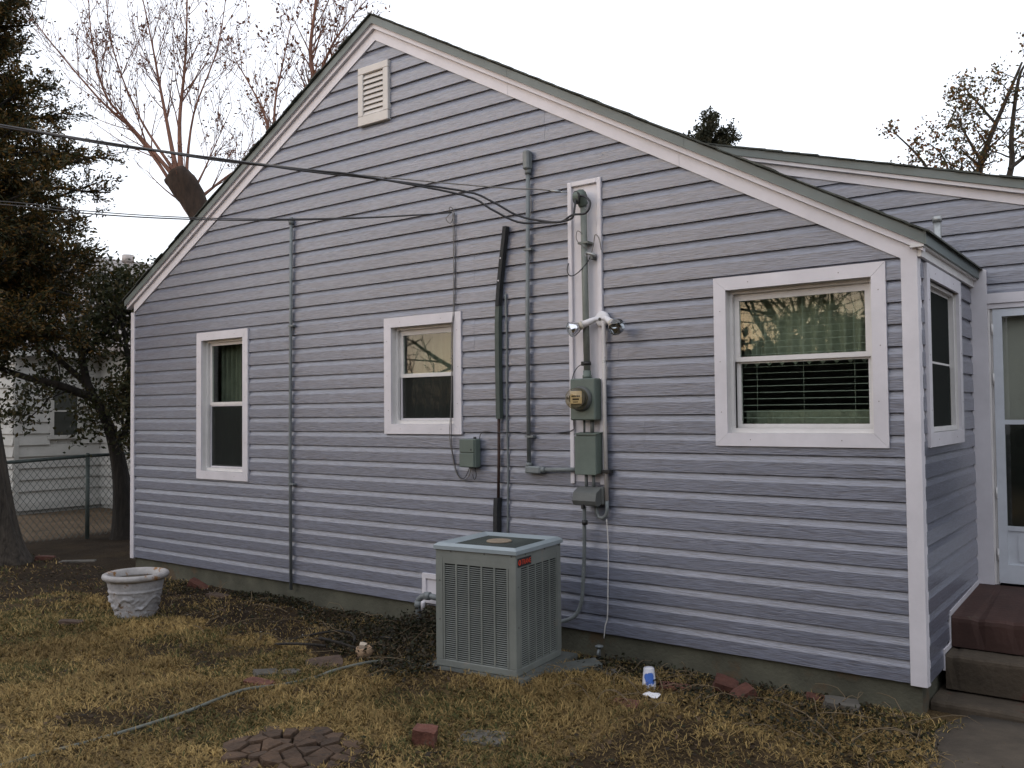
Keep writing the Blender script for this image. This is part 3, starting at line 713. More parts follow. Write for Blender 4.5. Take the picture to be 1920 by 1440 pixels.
# meter box
me_ = thing('electric_meter', (-2.17, -0.035, 1.47), 'grey green electric meter box with round glass meter on mast', 'meter')
mb = MB(); mb.cbox(-2.272, -2.066, -0.125, -0.0345, 1.487, 1.780, 0.008); mb.build('meter_box', m_elec, me_)
mb = MB(); mb.lathe([(0.088, 0.0), (0.088, 0.012), (0.080, 0.02), (0.078, 0.03)], (-2.178, -0.1255, 1.638), ax=(0, -1, 0), seg=32); ring_ = mb.build('meter_ring', m_elec_d, me_)
m_dome = glass_mat('meter_dome_glass', (0.86, 0.79, 0.64), refl=1.0)
mb = MB(); mb.lathe([(0.074, 0.0), (0.074, 0.055), (0.070, 0.070), (0.058, 0.080), (0.03, 0.085)], (-2.178, -0.156, 1.638), ax=(0, -1, 0), seg=32, cap0=False); mb.build('glass_cover', m_dome, me_)
m_face = mat('meter_face', (0.55, 0.48, 0.36), 0.6, 0.1, 20)
mb = MB(); mb.lathe([(0.062, 0), (0.062, 0.03)], (-2.178, -0.1565, 1.638), ax=(0, -1, 0), seg=28); mb.build('meter_body', m_elec_d, me_)
mb = MB(); mb.cbox(-2.226, -2.130, -0.196, -0.188, 1.600, 1.690, 0.004); face = mb.build('meter_face', m_face, me_)
mb = MB()
for k in range(5): mb.lathe([(0.0065, 0), (0.0065, 0.0006)], (-2.206+k*0.014, -0.1965, 1.655), ax=(0, -1, 0), seg=10)
mb.box(-2.205, -2.152, -0.1966, -0.196, 1.628, 1.640); mb.box(-2.200, -2.160, -0.1966, -0.196, 1.612, 1.618); mb.build('dial_print', m_black, face)['kind'] = 'stuff'
# breaker box
br = thing('breaker_box', (-2.17, -0.035, 1.1), 'grey green rectangular breaker box below the electric meter', 'breaker box')
mb = MB(); mb.cbox(-2.232, -2.062, -0.118, -0.0345, 1.112, 1.395, 0.006); mb.build('box', m_elec, br)
mb = MB(); mb.cbox(-2.238, -2.064, -0.126, -0.1185, 1.106, 1.375, 0.004); mb.prism([(0.034, 1.398), (0.130, 1.386), (0.130, 1.392), (0.034, 1.404)], lambda u, v, w: (w, -u, v), -2.240, -2.058); mb.build('cover', m_elec, br)
for x in (-2.19, -2.125):
    mb = MB(); mb.tube([(x, -0.07, 1.392), (x, -0.07, 1.49)], 0.014 if x > -2.15 else 0.008, 10); mb.build('nipple', m_elec_d, br)
# junction box with sloped hood
jb = thing('junction_box', (-2.2, -0.035, 0.88), 'dull grey weatherproof outlet box with hood under the breaker box', 'outlet box')
mb = MB(); mb.cbox(-2.225, -2.035, -0.085, -0.018, 0.90, 1.02, 0.006); mb.build('box', m_elec_d, jb)
mb = MB(); mb.prism([(0.0855, 1.018), (0.150, 0.985), (0.165, 0.93), (0.150, 0.90), (0.120, 0.892), (0.0855, 0.905)], lambda u, v, w: (w, -u, v), -2.238, -2.05); mb.build('hood', m_elec_d, jb)
mb = MB(); mb.cbox(-2.172, -2.15, -0.158, -0.135, 0.872, 0.905, 0.003); mb.build('latch', m_black, jb)
for x in (-2.18, -2.12):
    mb = MB(); mb.tube([(x, -0.065, 1.018), (x, -0.068, 1.075), (x, -0.065, 1.112)], 0.012, 10); mb.build('nipple', m_conduit, jb)
# flood light
fl = thing('flood_light', (-2.05, -0.035, 2.15), 'white twin flood light fitting with two clear bulbs', 'flood light')
m_lampw = mat('white_lamp_enamel', (0.68, 0.67, 0.69), 0.4, 0.06, 8)
mb = MB(); mb.lathe([(0.055, 0), (0.055, 0.02), (0.045, 0.03), (0.012, 0.034)], (-2.045, -0.036, 2.195), ax=(0, -1, 0), seg=24); mb.build('mounting_plate', m_lampw, fl)
mb = MB(); mb.lathe([(0.011, 0), (0.011, 0.006)], (-2.050, -0.0705, 2.192), ax=(0, -1, 0), seg=12); mb.build('knockout', m_black, fl)
m_chrome = mat('chrome_reflector', (0.75, 0.75, 0.78), 0.12, 0.05, 8, metal=1.0)
m_bulb = glass_mat('bulb_glass', (0.75, 0.78, 0.78), refl=2.0)
m_collar = mat('cream_socket', (0.5, 0.46, 0.38), 0.6)
for (p0, ax, mm) in (((-2.095, -0.060, 2.195), (-0.80, -0.45, -0.38), m_chrome), ((-2.005, -0.060, 2.195), (0.75, -0.52, -0.42), m_bulb)):
    a = Vector(ax).normalized(); P = Vector(p0)
    arm = MB(); arm.tube([Vector((-2.045, -0.058, 2.195)), P, P+a*0.03, P+a*0.10], [0.016, 0.018, 0.022, 0.026], 14); arm = arm.build('lamp_holder', m_lampw, fl)
    mb = MB(); mb.lathe([(0.028, 0.0), (0.030, 0.01), (0.030, 0.022)], P+a*0.095, ax=a, seg=20); mb.build('socket_ring', m_collar, arm)
    mb = MB(); mb.lathe([(0.026, 0), (0.040, 0.02), (0.056, 0.05), (0.060, 0.065)], P+a*0.117, ax=a, seg=26, cap1=False); mb.build('reflector', m_chrome, arm)
    mb = MB(); mb.lathe([(0.060, 0.0655), (0.050, 0.085), (0.030, 0.095), (0.004, 0.099)], P+a*0.117, ax=a, seg=26, cap0=False); mb.build('lens', m_bulb, arm)
# white conduit down from the lamp
o = thing('conduit', (-2.035, -0.05, 0.9), 'thin white conduit from the flood light down the mast board', 'conduit')
m_wcon = mat('worn_white_conduit', (0.50, 0.47, 0.45), 0.55, 0.12, 9, spots=(12, 0.58, (0.24, 0.24, 0.23)))
mb = MB(); mb.tube([(-2.030, -0.055, 2.17), (-2.032, -0.055, 1.5), (-2.022, -0.055, 0.93)], 0.0145, 12); mb.build('pipe', m_wcon, o)
mb = MB(); mb.tube([(-2.022, -0.055, 0.935), (-2.022, -0.055, 0.86), (-2.030, -0.058, 0.825), (-2.055, -0.06, 0.805), (-2.085, -0.062, 0.812), (-2.100, -0.066, 0.845), (-2.102, -0.07, 0.90)], 0.0135, 12); mb.build('bend', m_conduit, o)
mb = MB(); mb.cbox(-2.052, -1.985, -0.078, -0.0225, 1.118, 1.142, 0.003); mb.build('strap', m_black, o)
# telephone box
tb = thing('telephone_box', (-3.25, -0.02, 1.1), 'small grey green telephone interface box under the small window', 'telephone box')
mb = MB(); mb.cbox(-3.315, -3.165, -0.090, -0.0225, 1.125, 1.345, 0.006); mb.build('box', m_elec, tb)
mb = MB(); mb.cbox(-3.319, -3.175, -0.100, -0.0905, 1.128, 1.236, 0.004); mb.cbox(-3.319, -3.175, -0.098, -0.0905, 1.240, 1.342, 0.004); mb.build('cover', m_elec, tb)
mb = MB(); mb.box(-3.206, -3.196, -0.1006, -0.0985, 1.256, 1.270); mb.tube([(-3.20, -0.05, 1.345), (-3.20, -0.05, 1.36)], 0.012, 8); mb.build('latch', m_black, tb)
# refrigerant line cover
ls = thing('line_set_cover', (-2.97, -0.03, 0.5), 'black and dark green refrigerant line cover bent along the siding', 'pipe cover')
def strip(pts, wd, dp, name, m_):
    mb = MB(); vs_ = []; fs = []
    for (x, z) in pts:
        vs_ += [(x-wd/2, -0.0225, z), (x-wd/2*0.8, -0.0225-dp, z), (x+wd/2*0.8, -0.0225-dp, z), (x+wd/2, -0.0225, z)]
    for i in range(len(pts)-1):
        for k in range(4): fs.append((i*4+k, i*4+(k+1) % 4, i*4+4+(k+1) % 4, i*4+4+k))
    fs += [(0, 1, 2, 3), tuple(4*(len(pts)-1)+k for k in (3, 2, 1, 0))]
    mb.add(vs_, fs); return mb.build(name, m_, ls)
strip([(-2.887, 2.96), (-2.895, 2.90), (-2.925, 2.70), (-2.950, 2.52), (-2.966, 2.36)], 0.040, 0.04, 'foam_strip', m_tar)
strip([(-2.966, 2.358), (-2.972, 2.2), (-2.972, 1.9), (-2.968, 1.5)], 0.047, 0.035, 'channel', m_chan)
mb = MB(); mb.tube([(-2.972, -0.04, 1.52), (-2.975, -0.04, 1.2), (-2.985, -0.04, 0.85)], 0.0115, 10); mb.build('pipe', m_rust, ls)
strip([(-2.985, 0.90), (-2.992, 0.80), (-2.995, 0.5), (-2.990, 0.35)], 0.046, 0.05, 'foam_strip', m_tar)
for z in (2.72, 2.55): 
    mb = MB(); mb.lathe([(0.007, 0), (0.006, 0.004)], (-2.925 if z > 2.6 else -2.948, -0.063, z), ax=(0, -1, 0), seg=8); mb.build('screw', m_white, ls)
# cables and wires
def cable(pts, rad, m_, label, name='wire', cat='wire', group=None, sm=6):
    P = [Vector(p) for p in pts]; out = []
    for i in range(len(P)-1):                                   # Catmull-Rom
        p0, p1, p2, p3 = P[max(i-1, 0)], P[i], P[i+1], P[min(i+2, len(P)-1)]
        for k in range(sm):
            t = k/sm
            out.append(0.5*((2*p1)+(p2-p0)*t+(2*p0-5*p1+4*p2-p3)*t*t+(3*p1-p0-3*p2+p3)*t**3))
    out.append(P[-1]); mb = MB(); mb.tube(out, rad, 7)
    o = mb.build(name, m_, base=tuple(P[0])); tag(o, label, cat, group); return o
c0 = Vector((-2.335, -0.035, 3.135)); cf = Vector((-6.23, -2.24, 3.86)); far = c0+(cf-c0)*4.2+Vector((0, 0, 0.6))
def drop(t, off=(0, 0, 0), sag=0.06):
    p = c0+(cf-c0)*t; p.z += -sag*4*max(0, t)*(1-t)*(1 if t < 1 else 0.6)+0.0*t
    return tuple(p+Vector(off))
tw = []
for k in range(61):
    t = 0.12+3.4*k/60; a = k*0.9
    tw.append((t, a))
cable([c0, drop(0.05, sag=.01), drop(0.12), drop(0.4), drop(0.7), drop(1.0), drop(1.6), drop(2.4), drop(3.5)], 0.0045, m_wire, 'bare messenger wire of the service drop anchored at the mast board', 'messenger_wire', 'wire')
sp = drop(0.30)
for q, (lab, dz) in enumerate((('upper black service cable sagging into the weatherhead', 0.0), ('lower black service cable sagging into the weatherhead', -0.06))):
    pts = [drop(t, (0.007*math.cos(a+q*math.pi), 0.0, -0.010+0.007*math.sin(a+q*math.pi))) for t, a in tw if t > 0.30][::-1]
    pts += [(-3.02, -0.40, 3.185-.03*q), (-2.83, -0.30, 3.10+dz), (-2.66, -0.20, 2.985+dz*0.8), (-2.48, -0.14, 2.93+dz*0.2), (-2.33, -0.13, 2.905), (-2.22-.0*q, -0.15, 2.935-.02*q)]
    pts += [(-2.10+.05*q*-1, -0.16, 2.93), (-2.07-.06*q, -0.15, 3.0), (-2.13-.06*q, -0.13, 3.06), (-2.19, -0.12, 3.068)] if q == 0 else [(-2.205, -0.14, 2.98), (-2.205, -0.12, 3.06)]
    cable(pts, 0.0080, m_rubber, lab, 'service_cable', 'cable', sm=4)
cable([(-2.60, -0.12, 3.135), (-2.585, -0.13, 3.06), (-2.59, -0.14, 2.98)], 0.004, m_wire, 'short jumper wire hanging from the splice on the service drop', 'jumper_wire')
o = thing('cable_anchor', (-2.33, -0.035, 3.13), 'small metal wedge clamp anchoring the service drop at board edge', 'clamp')
mb = MB(); mb.tube([(-2.338, -0.034, 3.135), (-2.355, -0.05, 3.137), (-2.37, -0.06, 3.14)], 0.006, 8); mb.build('hook', m_galv, o)
mb = MB(); mb.tube([(-2.37, -0.06, 3.14), (-2.40, -0.075, 3.147), (-2.44, -0.095, 3.155)], [0.006, 0.013, 0.006], 8); mb.build('wedge', m_galv, o)
# phone drop
p0 = Vector((-3.43, -0.035, 3.147)); pf = Vector((-7.30, -1.77, 3.47))
for q in range(2):
    pts = [p0+(pf-p0)*t+Vector((0, 0, 0.028*q*min(1, t)-0.10*4*t*(1-t) if t < 1 else 0.028*q+0.12*(t-1))) for t in (0, .06, .2, .4, .6, .8, 1.0, 1.5, 2.2)]
    cable(pts, 0.0058 if q == 0 else 0.0045, m_rubber, ('lower' if q == 0 else 'upper')+' thin telephone line crossing the left part of the gable', 'telephone_line')
cable([(-3.43, -0.035, 3.147), (-3.47, -0.06, 3.10), (-3.43, -0.05, 3.06), (-3.41, -0.03, 3.15), (-3.435, -0.05, 3.19), (-3.45, -0.04, 3.14)], 0.003, m_wire, 'loop of grey wire at the telephone line hook', 'wire_loop')
cable([(-3.42, -0.035, 3.16), (-3.422, -0.025, 2.7), (-3.428, -0.028, 2.36), (-3.432, -0.045, 2.2), (-3.44, -0.045, 1.7), (-3.46, -0.045, 1.38), (-3.455, -0.03, 1.25), (-3.41, -0.03, 1.08), (-3.33, -0.04, 1.02), (-3.26, -0.05, 1.06), (-3.24, -0.05, 1.13)], 0.0035, m_wire, 'grey telephone wire hanging down past the small window', 'telephone_wire')
cable([(-3.405, -0.033, 3.14), (-3.405, -0.025, 2.7), (-3.415, -0.028, 2.36), (-3.42, -0.045, 2.2), (-3.427, -0.045, 1.7), (-3.444, -0.045, 1.38), (-3.44, -0.03, 1.22), (-3.39, -0.03, 1.06), (-3.31, -0.045, 1.04), (-3.25, -0.05, 1.13)], 0.0028, m_rubber, 'darker twin of the telephone wire beside the small window', 'telephone_wire')
cable([(-3.20, -0.05, 1.13), (-3.19, -0.05, 1.06), (-3.21, -0.05, 1.03), (-3.225, -0.05, 1.07)], 0.003, m_rubber, 'short black wire end looping below the telephone box', 'wire_end')
cable([(-3.17, -0.03, 1.33), (-3.16, -0.03, 1.38), (-3.11, -0.03, 1.40), (-2.95, -0.065, 1.395), (-2.80, -0.03, 1.40), (-2.68, -0.07, 1.385), (-2.45, -0.03, 1.395), (-2.31, -0.04, 1.415), (-2.292, -0.05, 1.47), (-2.29, -0.06, 1.72), (-2.288, -0.06, 1.80), (-2.25, -0.06, 1.86), (-2.205, -0.06, 1.885)], 0.0032, m_rubber, 'black ground wire from the telephone box up to the mast clamp', 'ground_wire')
cable([(-2.905, -0.03, 2.45), (-2.90, -0.025, 2.1), (-2.905, -0.025, 1.5), (-2.90, -0.025, 1.1), (-2.91, -0.025, 0.62)], 0.0075, m_conduit, 'thin grey cable running down beside the refrigerant line', 'control_cable')
cable([(-2.33, -0.036, 2.62), (-2.33, -0.05, 2.56), (-2.29, -0.07, 2.52), (-2.22, -0.09, 2.53), (-2.15, -0.07, 2.60), (-2.12, -0.06, 2.66)], 0.004, m_rubber, 'black wire loop across the left of the mast board', 'wire_loop')
cable([(-2.12, -0.06, 2.66), (-2.10, -0.06, 2.73), (-2.08, -0.07, 2.79), (-2.055, -0.06, 2.76), (-2.045, -0.05, 2.68)], 0.0035, m_wire, 'thin curved wire at the right rim of the mast board', 'wire_loop')
cable([(-2.18, -0.085, 2.81), (-2.215, -0.09, 2.83), (-2.225, -0.09, 2.78), (-2.20, -0.088, 2.74), (-2.15, -0.08, 2.70)], 0.0028, m_wire, 'thin coiled wire on the service mast strap', 'wire_loop')
o = thing('wire_connector', (-2.12, -0.05, 2.64), 'small metal wire connector screwed to the mast board', 'connector')
mb = MB(); mb.tube([(-2.155, -0.07, 2.675), (-2.085, -0.06, 2.645)], 0.011, 8); mb.build('barrel', m_galv, o); mb = MB(); mb.cbox(-2.125, -2.105, -0.07, -0.013, 2.62, 2.66, 0.003); mb.build('clip', m_elec_d, o)
# flexible conduit to the air conditioner, with ribs
fx = thing('flexible_conduit', (-2.2, -0.1, 0.5), 'ribbed grey flexible conduit hanging behind the air conditioner', 'conduit')
pts = [(-2.165, -0.12, 0.885), (-2.18, -0.10, 0.75), (-2.20, -0.075, 0.55), (-2.222, -0.06, 0.35), (-2.24, -0.06, 0.20), (-2.29, -0.085, 0.10), (-2.40, -0.16, 0.06), (-2.5, -0.35, 0.08)]
P = [Vector(p) for p in pts]; fine = []
for i in range(len(P)-1):
    p0_, p1_, p2_, p3_ = P[max(i-1, 0)], P[i], P[i+1], P[min(i+2, len(P)-1)]
    for k in range(14):
        t = k/14; fine.append(0.5*((2*p1_)+(p2_-p0_)*t+(2*p0_-5*p1_+4*p2_-p3_)*t*t+(3*p1_-p0_-3*p2_+p3_)*t**3))
mb = MB(); mb.tube(fine, [0.0155 if i % 2 else 0.0125 for i in range(len(fine))], 10); mb.build('hose', m_conduit, fx)
mb = MB(); mb.lathe([(0.02, 0), (0.02, 0.03)], (-2.168, -0.113, 0.76), seg=12); mb.build('coupling', m_black, fx)
cable([(-2.03, -0.05, 0.80), (-2.028, -0.035, 0.6), (-2.035, -0.035, 0.3), (-2.045, -0.03, 0.12), (-2.06, -0.035, 0.06), (-2.075, -0.03, -0.03)], 0.0042, m_whitewire, 'white wire dangling down the siding right of the air conditioner', 'loose_wire')
# water pipe by the access panel
o = thing('water_pipe', (-3.66, -0.1, G), 'grey elbow pipe rising from the soil into the white panel', 'pipe')
mb = MB(); mb.tube([(-3.70, -0.16, G-.05), (-3.70, -0.16, 0.03), (-3.695, -0.16, 0.07), (-3.66, -0.155, 0.10), (-3.58, -0.14, 0.105), (-3.48, -0.12, 0.09)], 0.024, 12); mb.build('pipe', m_conduit, o)
mb = MB(); mb.lathe([(0.031, -0.02), (0.033, 0.0), (0.031, 0.03)], (-3.70, -0.16, 0.03), seg=12); mb.lathe([(0.031, -0.03), (0.033, 0.0), (0.031, 0.02)], (-3.61, -0.146, 0.106), ax=(1, .15, 0), seg=12); mb.build('fitting', m_conduit, o)
mb = MB(); mb.lathe([(0.016, 0), (0.018, 0.06), (0.014, 0.07)], (-3.625, -0.19, 0.0), seg=10); mb.build('valve', m_white, o)
# garden tap
o = thing('garden_tap', (-2.09, -0.02, G), 'small weathered garden tap on a riser by the foundation', 'tap')
mb = MB(); mb.tube([(-2.09, -0.07, G-.02), (-2.09, -0.07, -0.09)], 0.012, 8); mb.build('riser', m_elec_d, o)
mb = MB(); mb.lathe([(0.02, 0), (0.03, 0.008), (0.03, 0.014), (0.012, 0.02)], (-2.09, -0.07, -0.09), seg=12); mb.tube([(-2.09, -0.07, -0.1), (-2.075, -0.11, -0.105), (-2.073, -0.12, -0.125)], 0.009, 8); mb.build('valve', m_conduit, o)

# ------------------------------------------------------------------ air conditioner on its pad
m_pad = mat('pad_concrete', (0.085, 0.09, 0.082), 0.95, 0.3, 5, 0.5, 50)
pad = MB(); ca, sa = math.cos(0.105), math.sin(0.105)
def acw(x, y): return (-2.746+x*ca-y*sa, -1.025+x*sa+y*ca)
o = thing('concrete_pad', (*acw(.3, .3), G), 'low concrete pad under the air conditioner', 'concrete pad', rotz=0.105)
for (a, b, c, d, nm) in ((-0.385, 0.37, -0.34, 0.40, 'slab'),):
    vs_ = []; mb = MB(); rr = random.Random(3)
    n = 40
    for k in range(n):
        t = k/n*4; s_ = int(t); u = t-s_
        x, y = ((a+(b-a)*u, c), (b, c+(d-c)*u), (b-(b-a)*u, d), (a, d-(d-c)*u))[s_]
        vs_.append((x+rr.uniform(-.008, .008), y+rr.uniform(-.008, .008)))
    vv = [(x, y, -0.05) for x, y in vs_]+[(x, y, 0.068) for x, y in vs_]+[(x*0.985+0.0003, y*0.98, 0.079) for x, y in vs_]
    fs = [(k, (k+1) % n, (k+1) % n+n, k+n) for k in range(n)]+[(k+n, (k+1) % n+n, (k+1) % n+2*n, k+2*n) for k in range(n)]+[tuple(range(2*n, 3*n))]
    mb.add(vv, fs); mb.build(nm, m_pad, o, local=True)
o = MB(); o.cbox(-0.20, 0.20, -0.06, 0.06, -0.03, 0.075, 0.014); o = o.build('concrete_block', m_pad, local=True); o.location = (-2.03, -0.52, G+.01); o.rotation_euler = (0.08, -0.05, 0.95)
tag(o, 'loose grey concrete kerb piece leaning right of the air conditioner', 'concrete block')

AW, AD, AH = 0.605, 0.60, 0.79
m_ac = mat('ac_grey_green_paint', (0.185, 0.198, 0.182), 0.5, 0.18, 3.5, 0.10, 50, spots=(7, 0.62, (0.22, 0.21, 0.185)))
m_ac_top = mat('ac_light_cap', (0.27, 0.31, 0.33), 0.4, 0.08, 5, 0.05, 40)
m_coil = mat('dark_coil', (0.012, 0.013, 0.013), 0.8, 0.3, 40)
ac = thing('air_conditioner', (*acw(0, 0), G+0.08), 'grey green louvred outdoor air conditioner standing by the wall', 'air conditioner', rotz=0.105)
L = dict(local=True)
mb = MB(); mb.box(0.03, AW-.03, 0.03, AD-.03, 0.03, AH-.06); mb.build('coil', m_coil, ac, **L)
mb = MB(); mb.cbox(0.0, AW, 0.0, AD, 0.0, 0.045, 0.004); mb.build('base_pan', m_ac, ac, **L)
LB, LT = 0.046, 0.662
for (x, y) in ((0, 0), (1, 0), (1, 1), (0, 1)):
    a = 0.052; x0 = 0 if x == 0 else AW-a; y0 = 0 if y == 0 else AD-a
    mb = MB(); e = 0.001
    poly = [(0, 0), (a, 0), (a, 0.006), (0.006, 0.006), (0.006, a), (0, a)]
    poly = [((p if x == 0 else -p)+(0 if x == 0 else AW), (q if y == 0 else -q)+(0 if y == 0 else AD)) for p, q in poly]
    mb.prism(poly, lambda u, v, w: (u, v, w), LB, 0.70); mb.build('corner_panel', m_ac, ac, **L)
def acface(k):
    """maps (u along the face, v up, w outward) for face k"""
    return (lambda u, v, w: (u, -w, v), lambda u, v, w: (AW+w, u, v), lambda u, v, w: (AW-u, AD+w, v), lambda u, v, w: (-w, AD-u, v))[k]
for k in range(4):
    mp = acface(k); W = (AW, AD, AW, AD)[k]; u0, u1 = 0.062, W-0.062
    mb = MB(); mb.prism([(0.053, LT), (W-.053, LT), (W-.053, 0.70), (0.053, 0.70)], mp, -0.012, -0.001); mb.prism([(0.001, 0.7005), (W-.001, 0.7005), (W-.001, 0.757), (0.001, 0.757)], mp, -0.012, 0.0); mb.build('top_panel', m_ac, ac, **L)
    ncol = 5; cw_ = (u1-u0)/ncol
    for c in range(ncol+1):
        uu = u0+c*cw_; mb = MB(); mb.prism([(uu-.006, LB), (uu+.006, LB), (uu+.006, LT), (uu-.006, LT)], mp, -0.008, -0.001); mb.build('louver_rib', m_ac, ac, **L)
    for c in range(ncol):
        mb = MB(); n = 46
        for j in range(n):
            z = LB+0.006+(LT-LB-0.008)*j/n; h = (LT-LB)/n
            a, b = u0+c*cw_+.0062, u0+(c+1)*cw_-.0062
            q = [mp(a, z, -0.003), mp(b, z, -0.003), mp(b, z+h*.34, -0.009), mp(a, z+h*.34, -0.009), mp(a, z+.001, -0.005), mp(b, z+.001, -0.005)]
            mb.add(q, [(0, 1, 2, 3), (4, 3, 2, 5), (0, 4, 5, 1)])
        o = mb.build('louver_column', m_ac, ac, **L); o['kind'] = 'stuff'
    for (u, z) in ((0.12, 0.742), (W*.62, 0.742), (W-.03, 0.742), (0.03, 0.55), (0.03, 0.3)):
        mb = MB(); mb.lathe([(0.006, 0), (0.005, 0.003)], mp(u, z, 0.0005), ax=Vector(mp(0, 0, 1))-Vector(mp(0, 0, 0)), seg=8); mb.build('screw', m_elec_d, ac, **L)
# cap with rounded rim and round grille
mb = MB(); t = 0.012
outer = [(-t, -t), (AW+t, -t), (AW+t, AD+t), (-t, AD+t)]; rim = [(0.012, 0.012), (AW-.012, 0.012), (AW-.012, AD-.012), (0.012, AD-.012)]; inn = [(0.075, 0.075), (AW-.075, 0.075), (AW-.075, AD-.075), (0.075, AD-.075)]
vv = [(x, y, 0.752) for x, y in outer]+[(x, y, 0.776) for x, y in outer]+[(x, y, 0.794) for x, y in rim]+[(x, y, 0.774) for x, y in inn]+[(x, y, 0.752) for x, y in inn]
fs = [(r_*4+k, r_*4+(k+1) % 4, r_*4+4+(k+1) % 4, r_*4+4+k) for r_ in range(4) for k in range(4)]
mb.add(vv, fs); mb.build('top_cap', m_ac_top, ac, **L)
mb = MB(); mb.box(0.07, AW-.07, 0.07, AD-.07, 0.745, 0.7515); mb.build('fan_well', m_coil, ac, **L)
mb = MB()
for k in range(26):
    x = 0.08+(AW-.16)*k/25; mb.tube([(x, 0.076, 0.772), (x, AD-.076, 0.772)], 0.0022, 5)
for k in range(26):
    y = 0.08+(AD-.16)*k/25; mb.tube([(0.076, y, 0.7765), (AW-.076, y, 0.7765)], 0.0022, 5)
m_grille = mat('dark_grille_wire', (0.05, 0.06, 0.055), 0.5)
o = mb.build('fan_grille', m_grille, ac, **L); o['kind'] = 'stuff'
m_disc = mat('tan_motor_cap', (0.24, 0.19, 0.135), 0.7, 0.2, 14)
mb = MB(); mb.lathe([(0.085, 0), (0.085, 0.006), (0.078, 0.010)], (AW/2, AD/2, 0.779), seg=28); mb.build('motor_cap', m_disc, ac, **L)
# badge: black plate with red orange lettering
m_red = mat('red_orange_print', (0.62, 0.055, 0.018), 0.4, 0.05, 10)
mb = MB(); mp = acface(1); mb.prism([(0.022, 0.672), (0.190, 0.672), (0.190, 0.727), (0.022, 0.727)], mp, 0.0006, 0.004); badge = mb.build('badge', m_black, ac, **L)
def text_mesh(txt, size, name, m_, parent, mtx, extr=0.0006, sx=1.0):
    cu = bpy.data.curves.new('t', 'FONT'); cu.body = txt; cu.size = size; cu.extrude = extr; cu.align_x = 'LEFT'
    to = bpy.data.objects.new('t', cu); COL.objects.link(to); dg = bpy.context.evaluated_depsgraph_get()
    me = bpy.data.meshes.new_from_object(to.evaluated_get(dg)); bpy.data.objects.remove(to); bpy.data.curves.remove(cu)
    me.transform(Matrix.Diagonal((sx, 1, 1, 1))); me.transform(mtx)
    o = bpy.data.objects.new(name, me); COL.objects.link(o); o.parent = parent; me.materials.clear(); me.materials.append(m_); return o
bm_ = Matrix(((0, 0, 1, AW+.0046), (1, 0, 0, 0.066), (0, 1, 0, 0.684), (0, 0, 0, 1)))
text_mesh('TRANE', 0.046, 'lettering', m_red, badge, bm_, sx=0.82)
mb = MB(); mb.lathe([(0.017, 0), (0.017, 0.0008)], mp(0.043, 0.6995, 0.0042), ax=(1, 0, 0), seg=20, cap0=True); mb.build('emblem', m_red, badge, **L)
mb = MB(); mb.prism([(0.038, 0.690), (0.046, 0.690), (0.049, 0.709), (0.035, 0.709)], mp, 0.0052, 0.0055); mb.build('emblem_mark', m_black, badge, **L)

# ------------------------------------------------------------------ porch steps
m_redp = mat('worn_red_paint', (0.050, 0.022, 0.016), 0.75, 0.3, 3.0, 0.25, 40, spots=(5, 0.62, (0.075, 0.055, 0.04)))
m_step = mat('stained_concrete', (0.062, 0.047, 0.032), 0.95, 0.3, 5.0, 0.5, 45, spots=(4.5, 0.58, (0.07, 0.025, 0.016)))
st = thing('porch_steps', (1.0, 1.0, G), 'concrete porch steps with dark red painted landing', 'steps')
SX = lambda u, v, w: (w, u, v)
def rough_step(poly, nose, x0, x1, name, m_, seed):
    """step block whose front edge is worn and chipped along its length"""
    rs = random.Random(seed); n = len(poly); K = 70; vs_ = []
    for k in range(K+1):
        x = x0+(x1-x0)*k/K; w1 = 0.003*math.sin(k*0.7+seed)+rs.uniform(-.002, .002); chip = rs.uniform(.004, .016) if rs.random() < 0.10 else 0.0
        for q, (y, z) in enumerate(poly):
            vs_.append((x, y+(w1+chip if q in nose else 0)+(0.002*math.sin(k*.31) if z > 0.0 else 0)*0, z-((chip*.7+abs(w1)*.6) if q in nose else 0)))
    fs = [(k*n+q, k*n+(q+1) % n, (k+1)*n+(q+1) % n, (k+1)*n+q) for k in range(K) for q in range(n)]+[tuple(range(n))[::-1], tuple(K*n+q for q in range(n))]
    mb = MB(); mb.add(vs_, fs); return mb.build(name, m_, st)
rough_step([(0.602, 0.09), (1.635, 0.09), (1.635, 0.308), (0.63, 0.274), (0.606, 0.262), (0.602, 0.24)], (3, 4, 5), 0.0185, 2.6, 'landing', m_redp, 1)
rough_step([(0.398, -0.115), (1.635, -0.115), (1.635, 0.0895), (0.425, 0.0815), (0.404, 0.073), (0.399, 0.055)], (3, 4, 5), 0.0185, 2.6, 'step', m_step, 2)
rough_step([(0.165, G-.1), (1.635, G-.1), (1.635, -0.1155), (0.195, -0.130), (0.172, -0.140), (0.166, -0.155)], (3, 4, 5), -0.02, 2.6, 'step', m_step, 3)

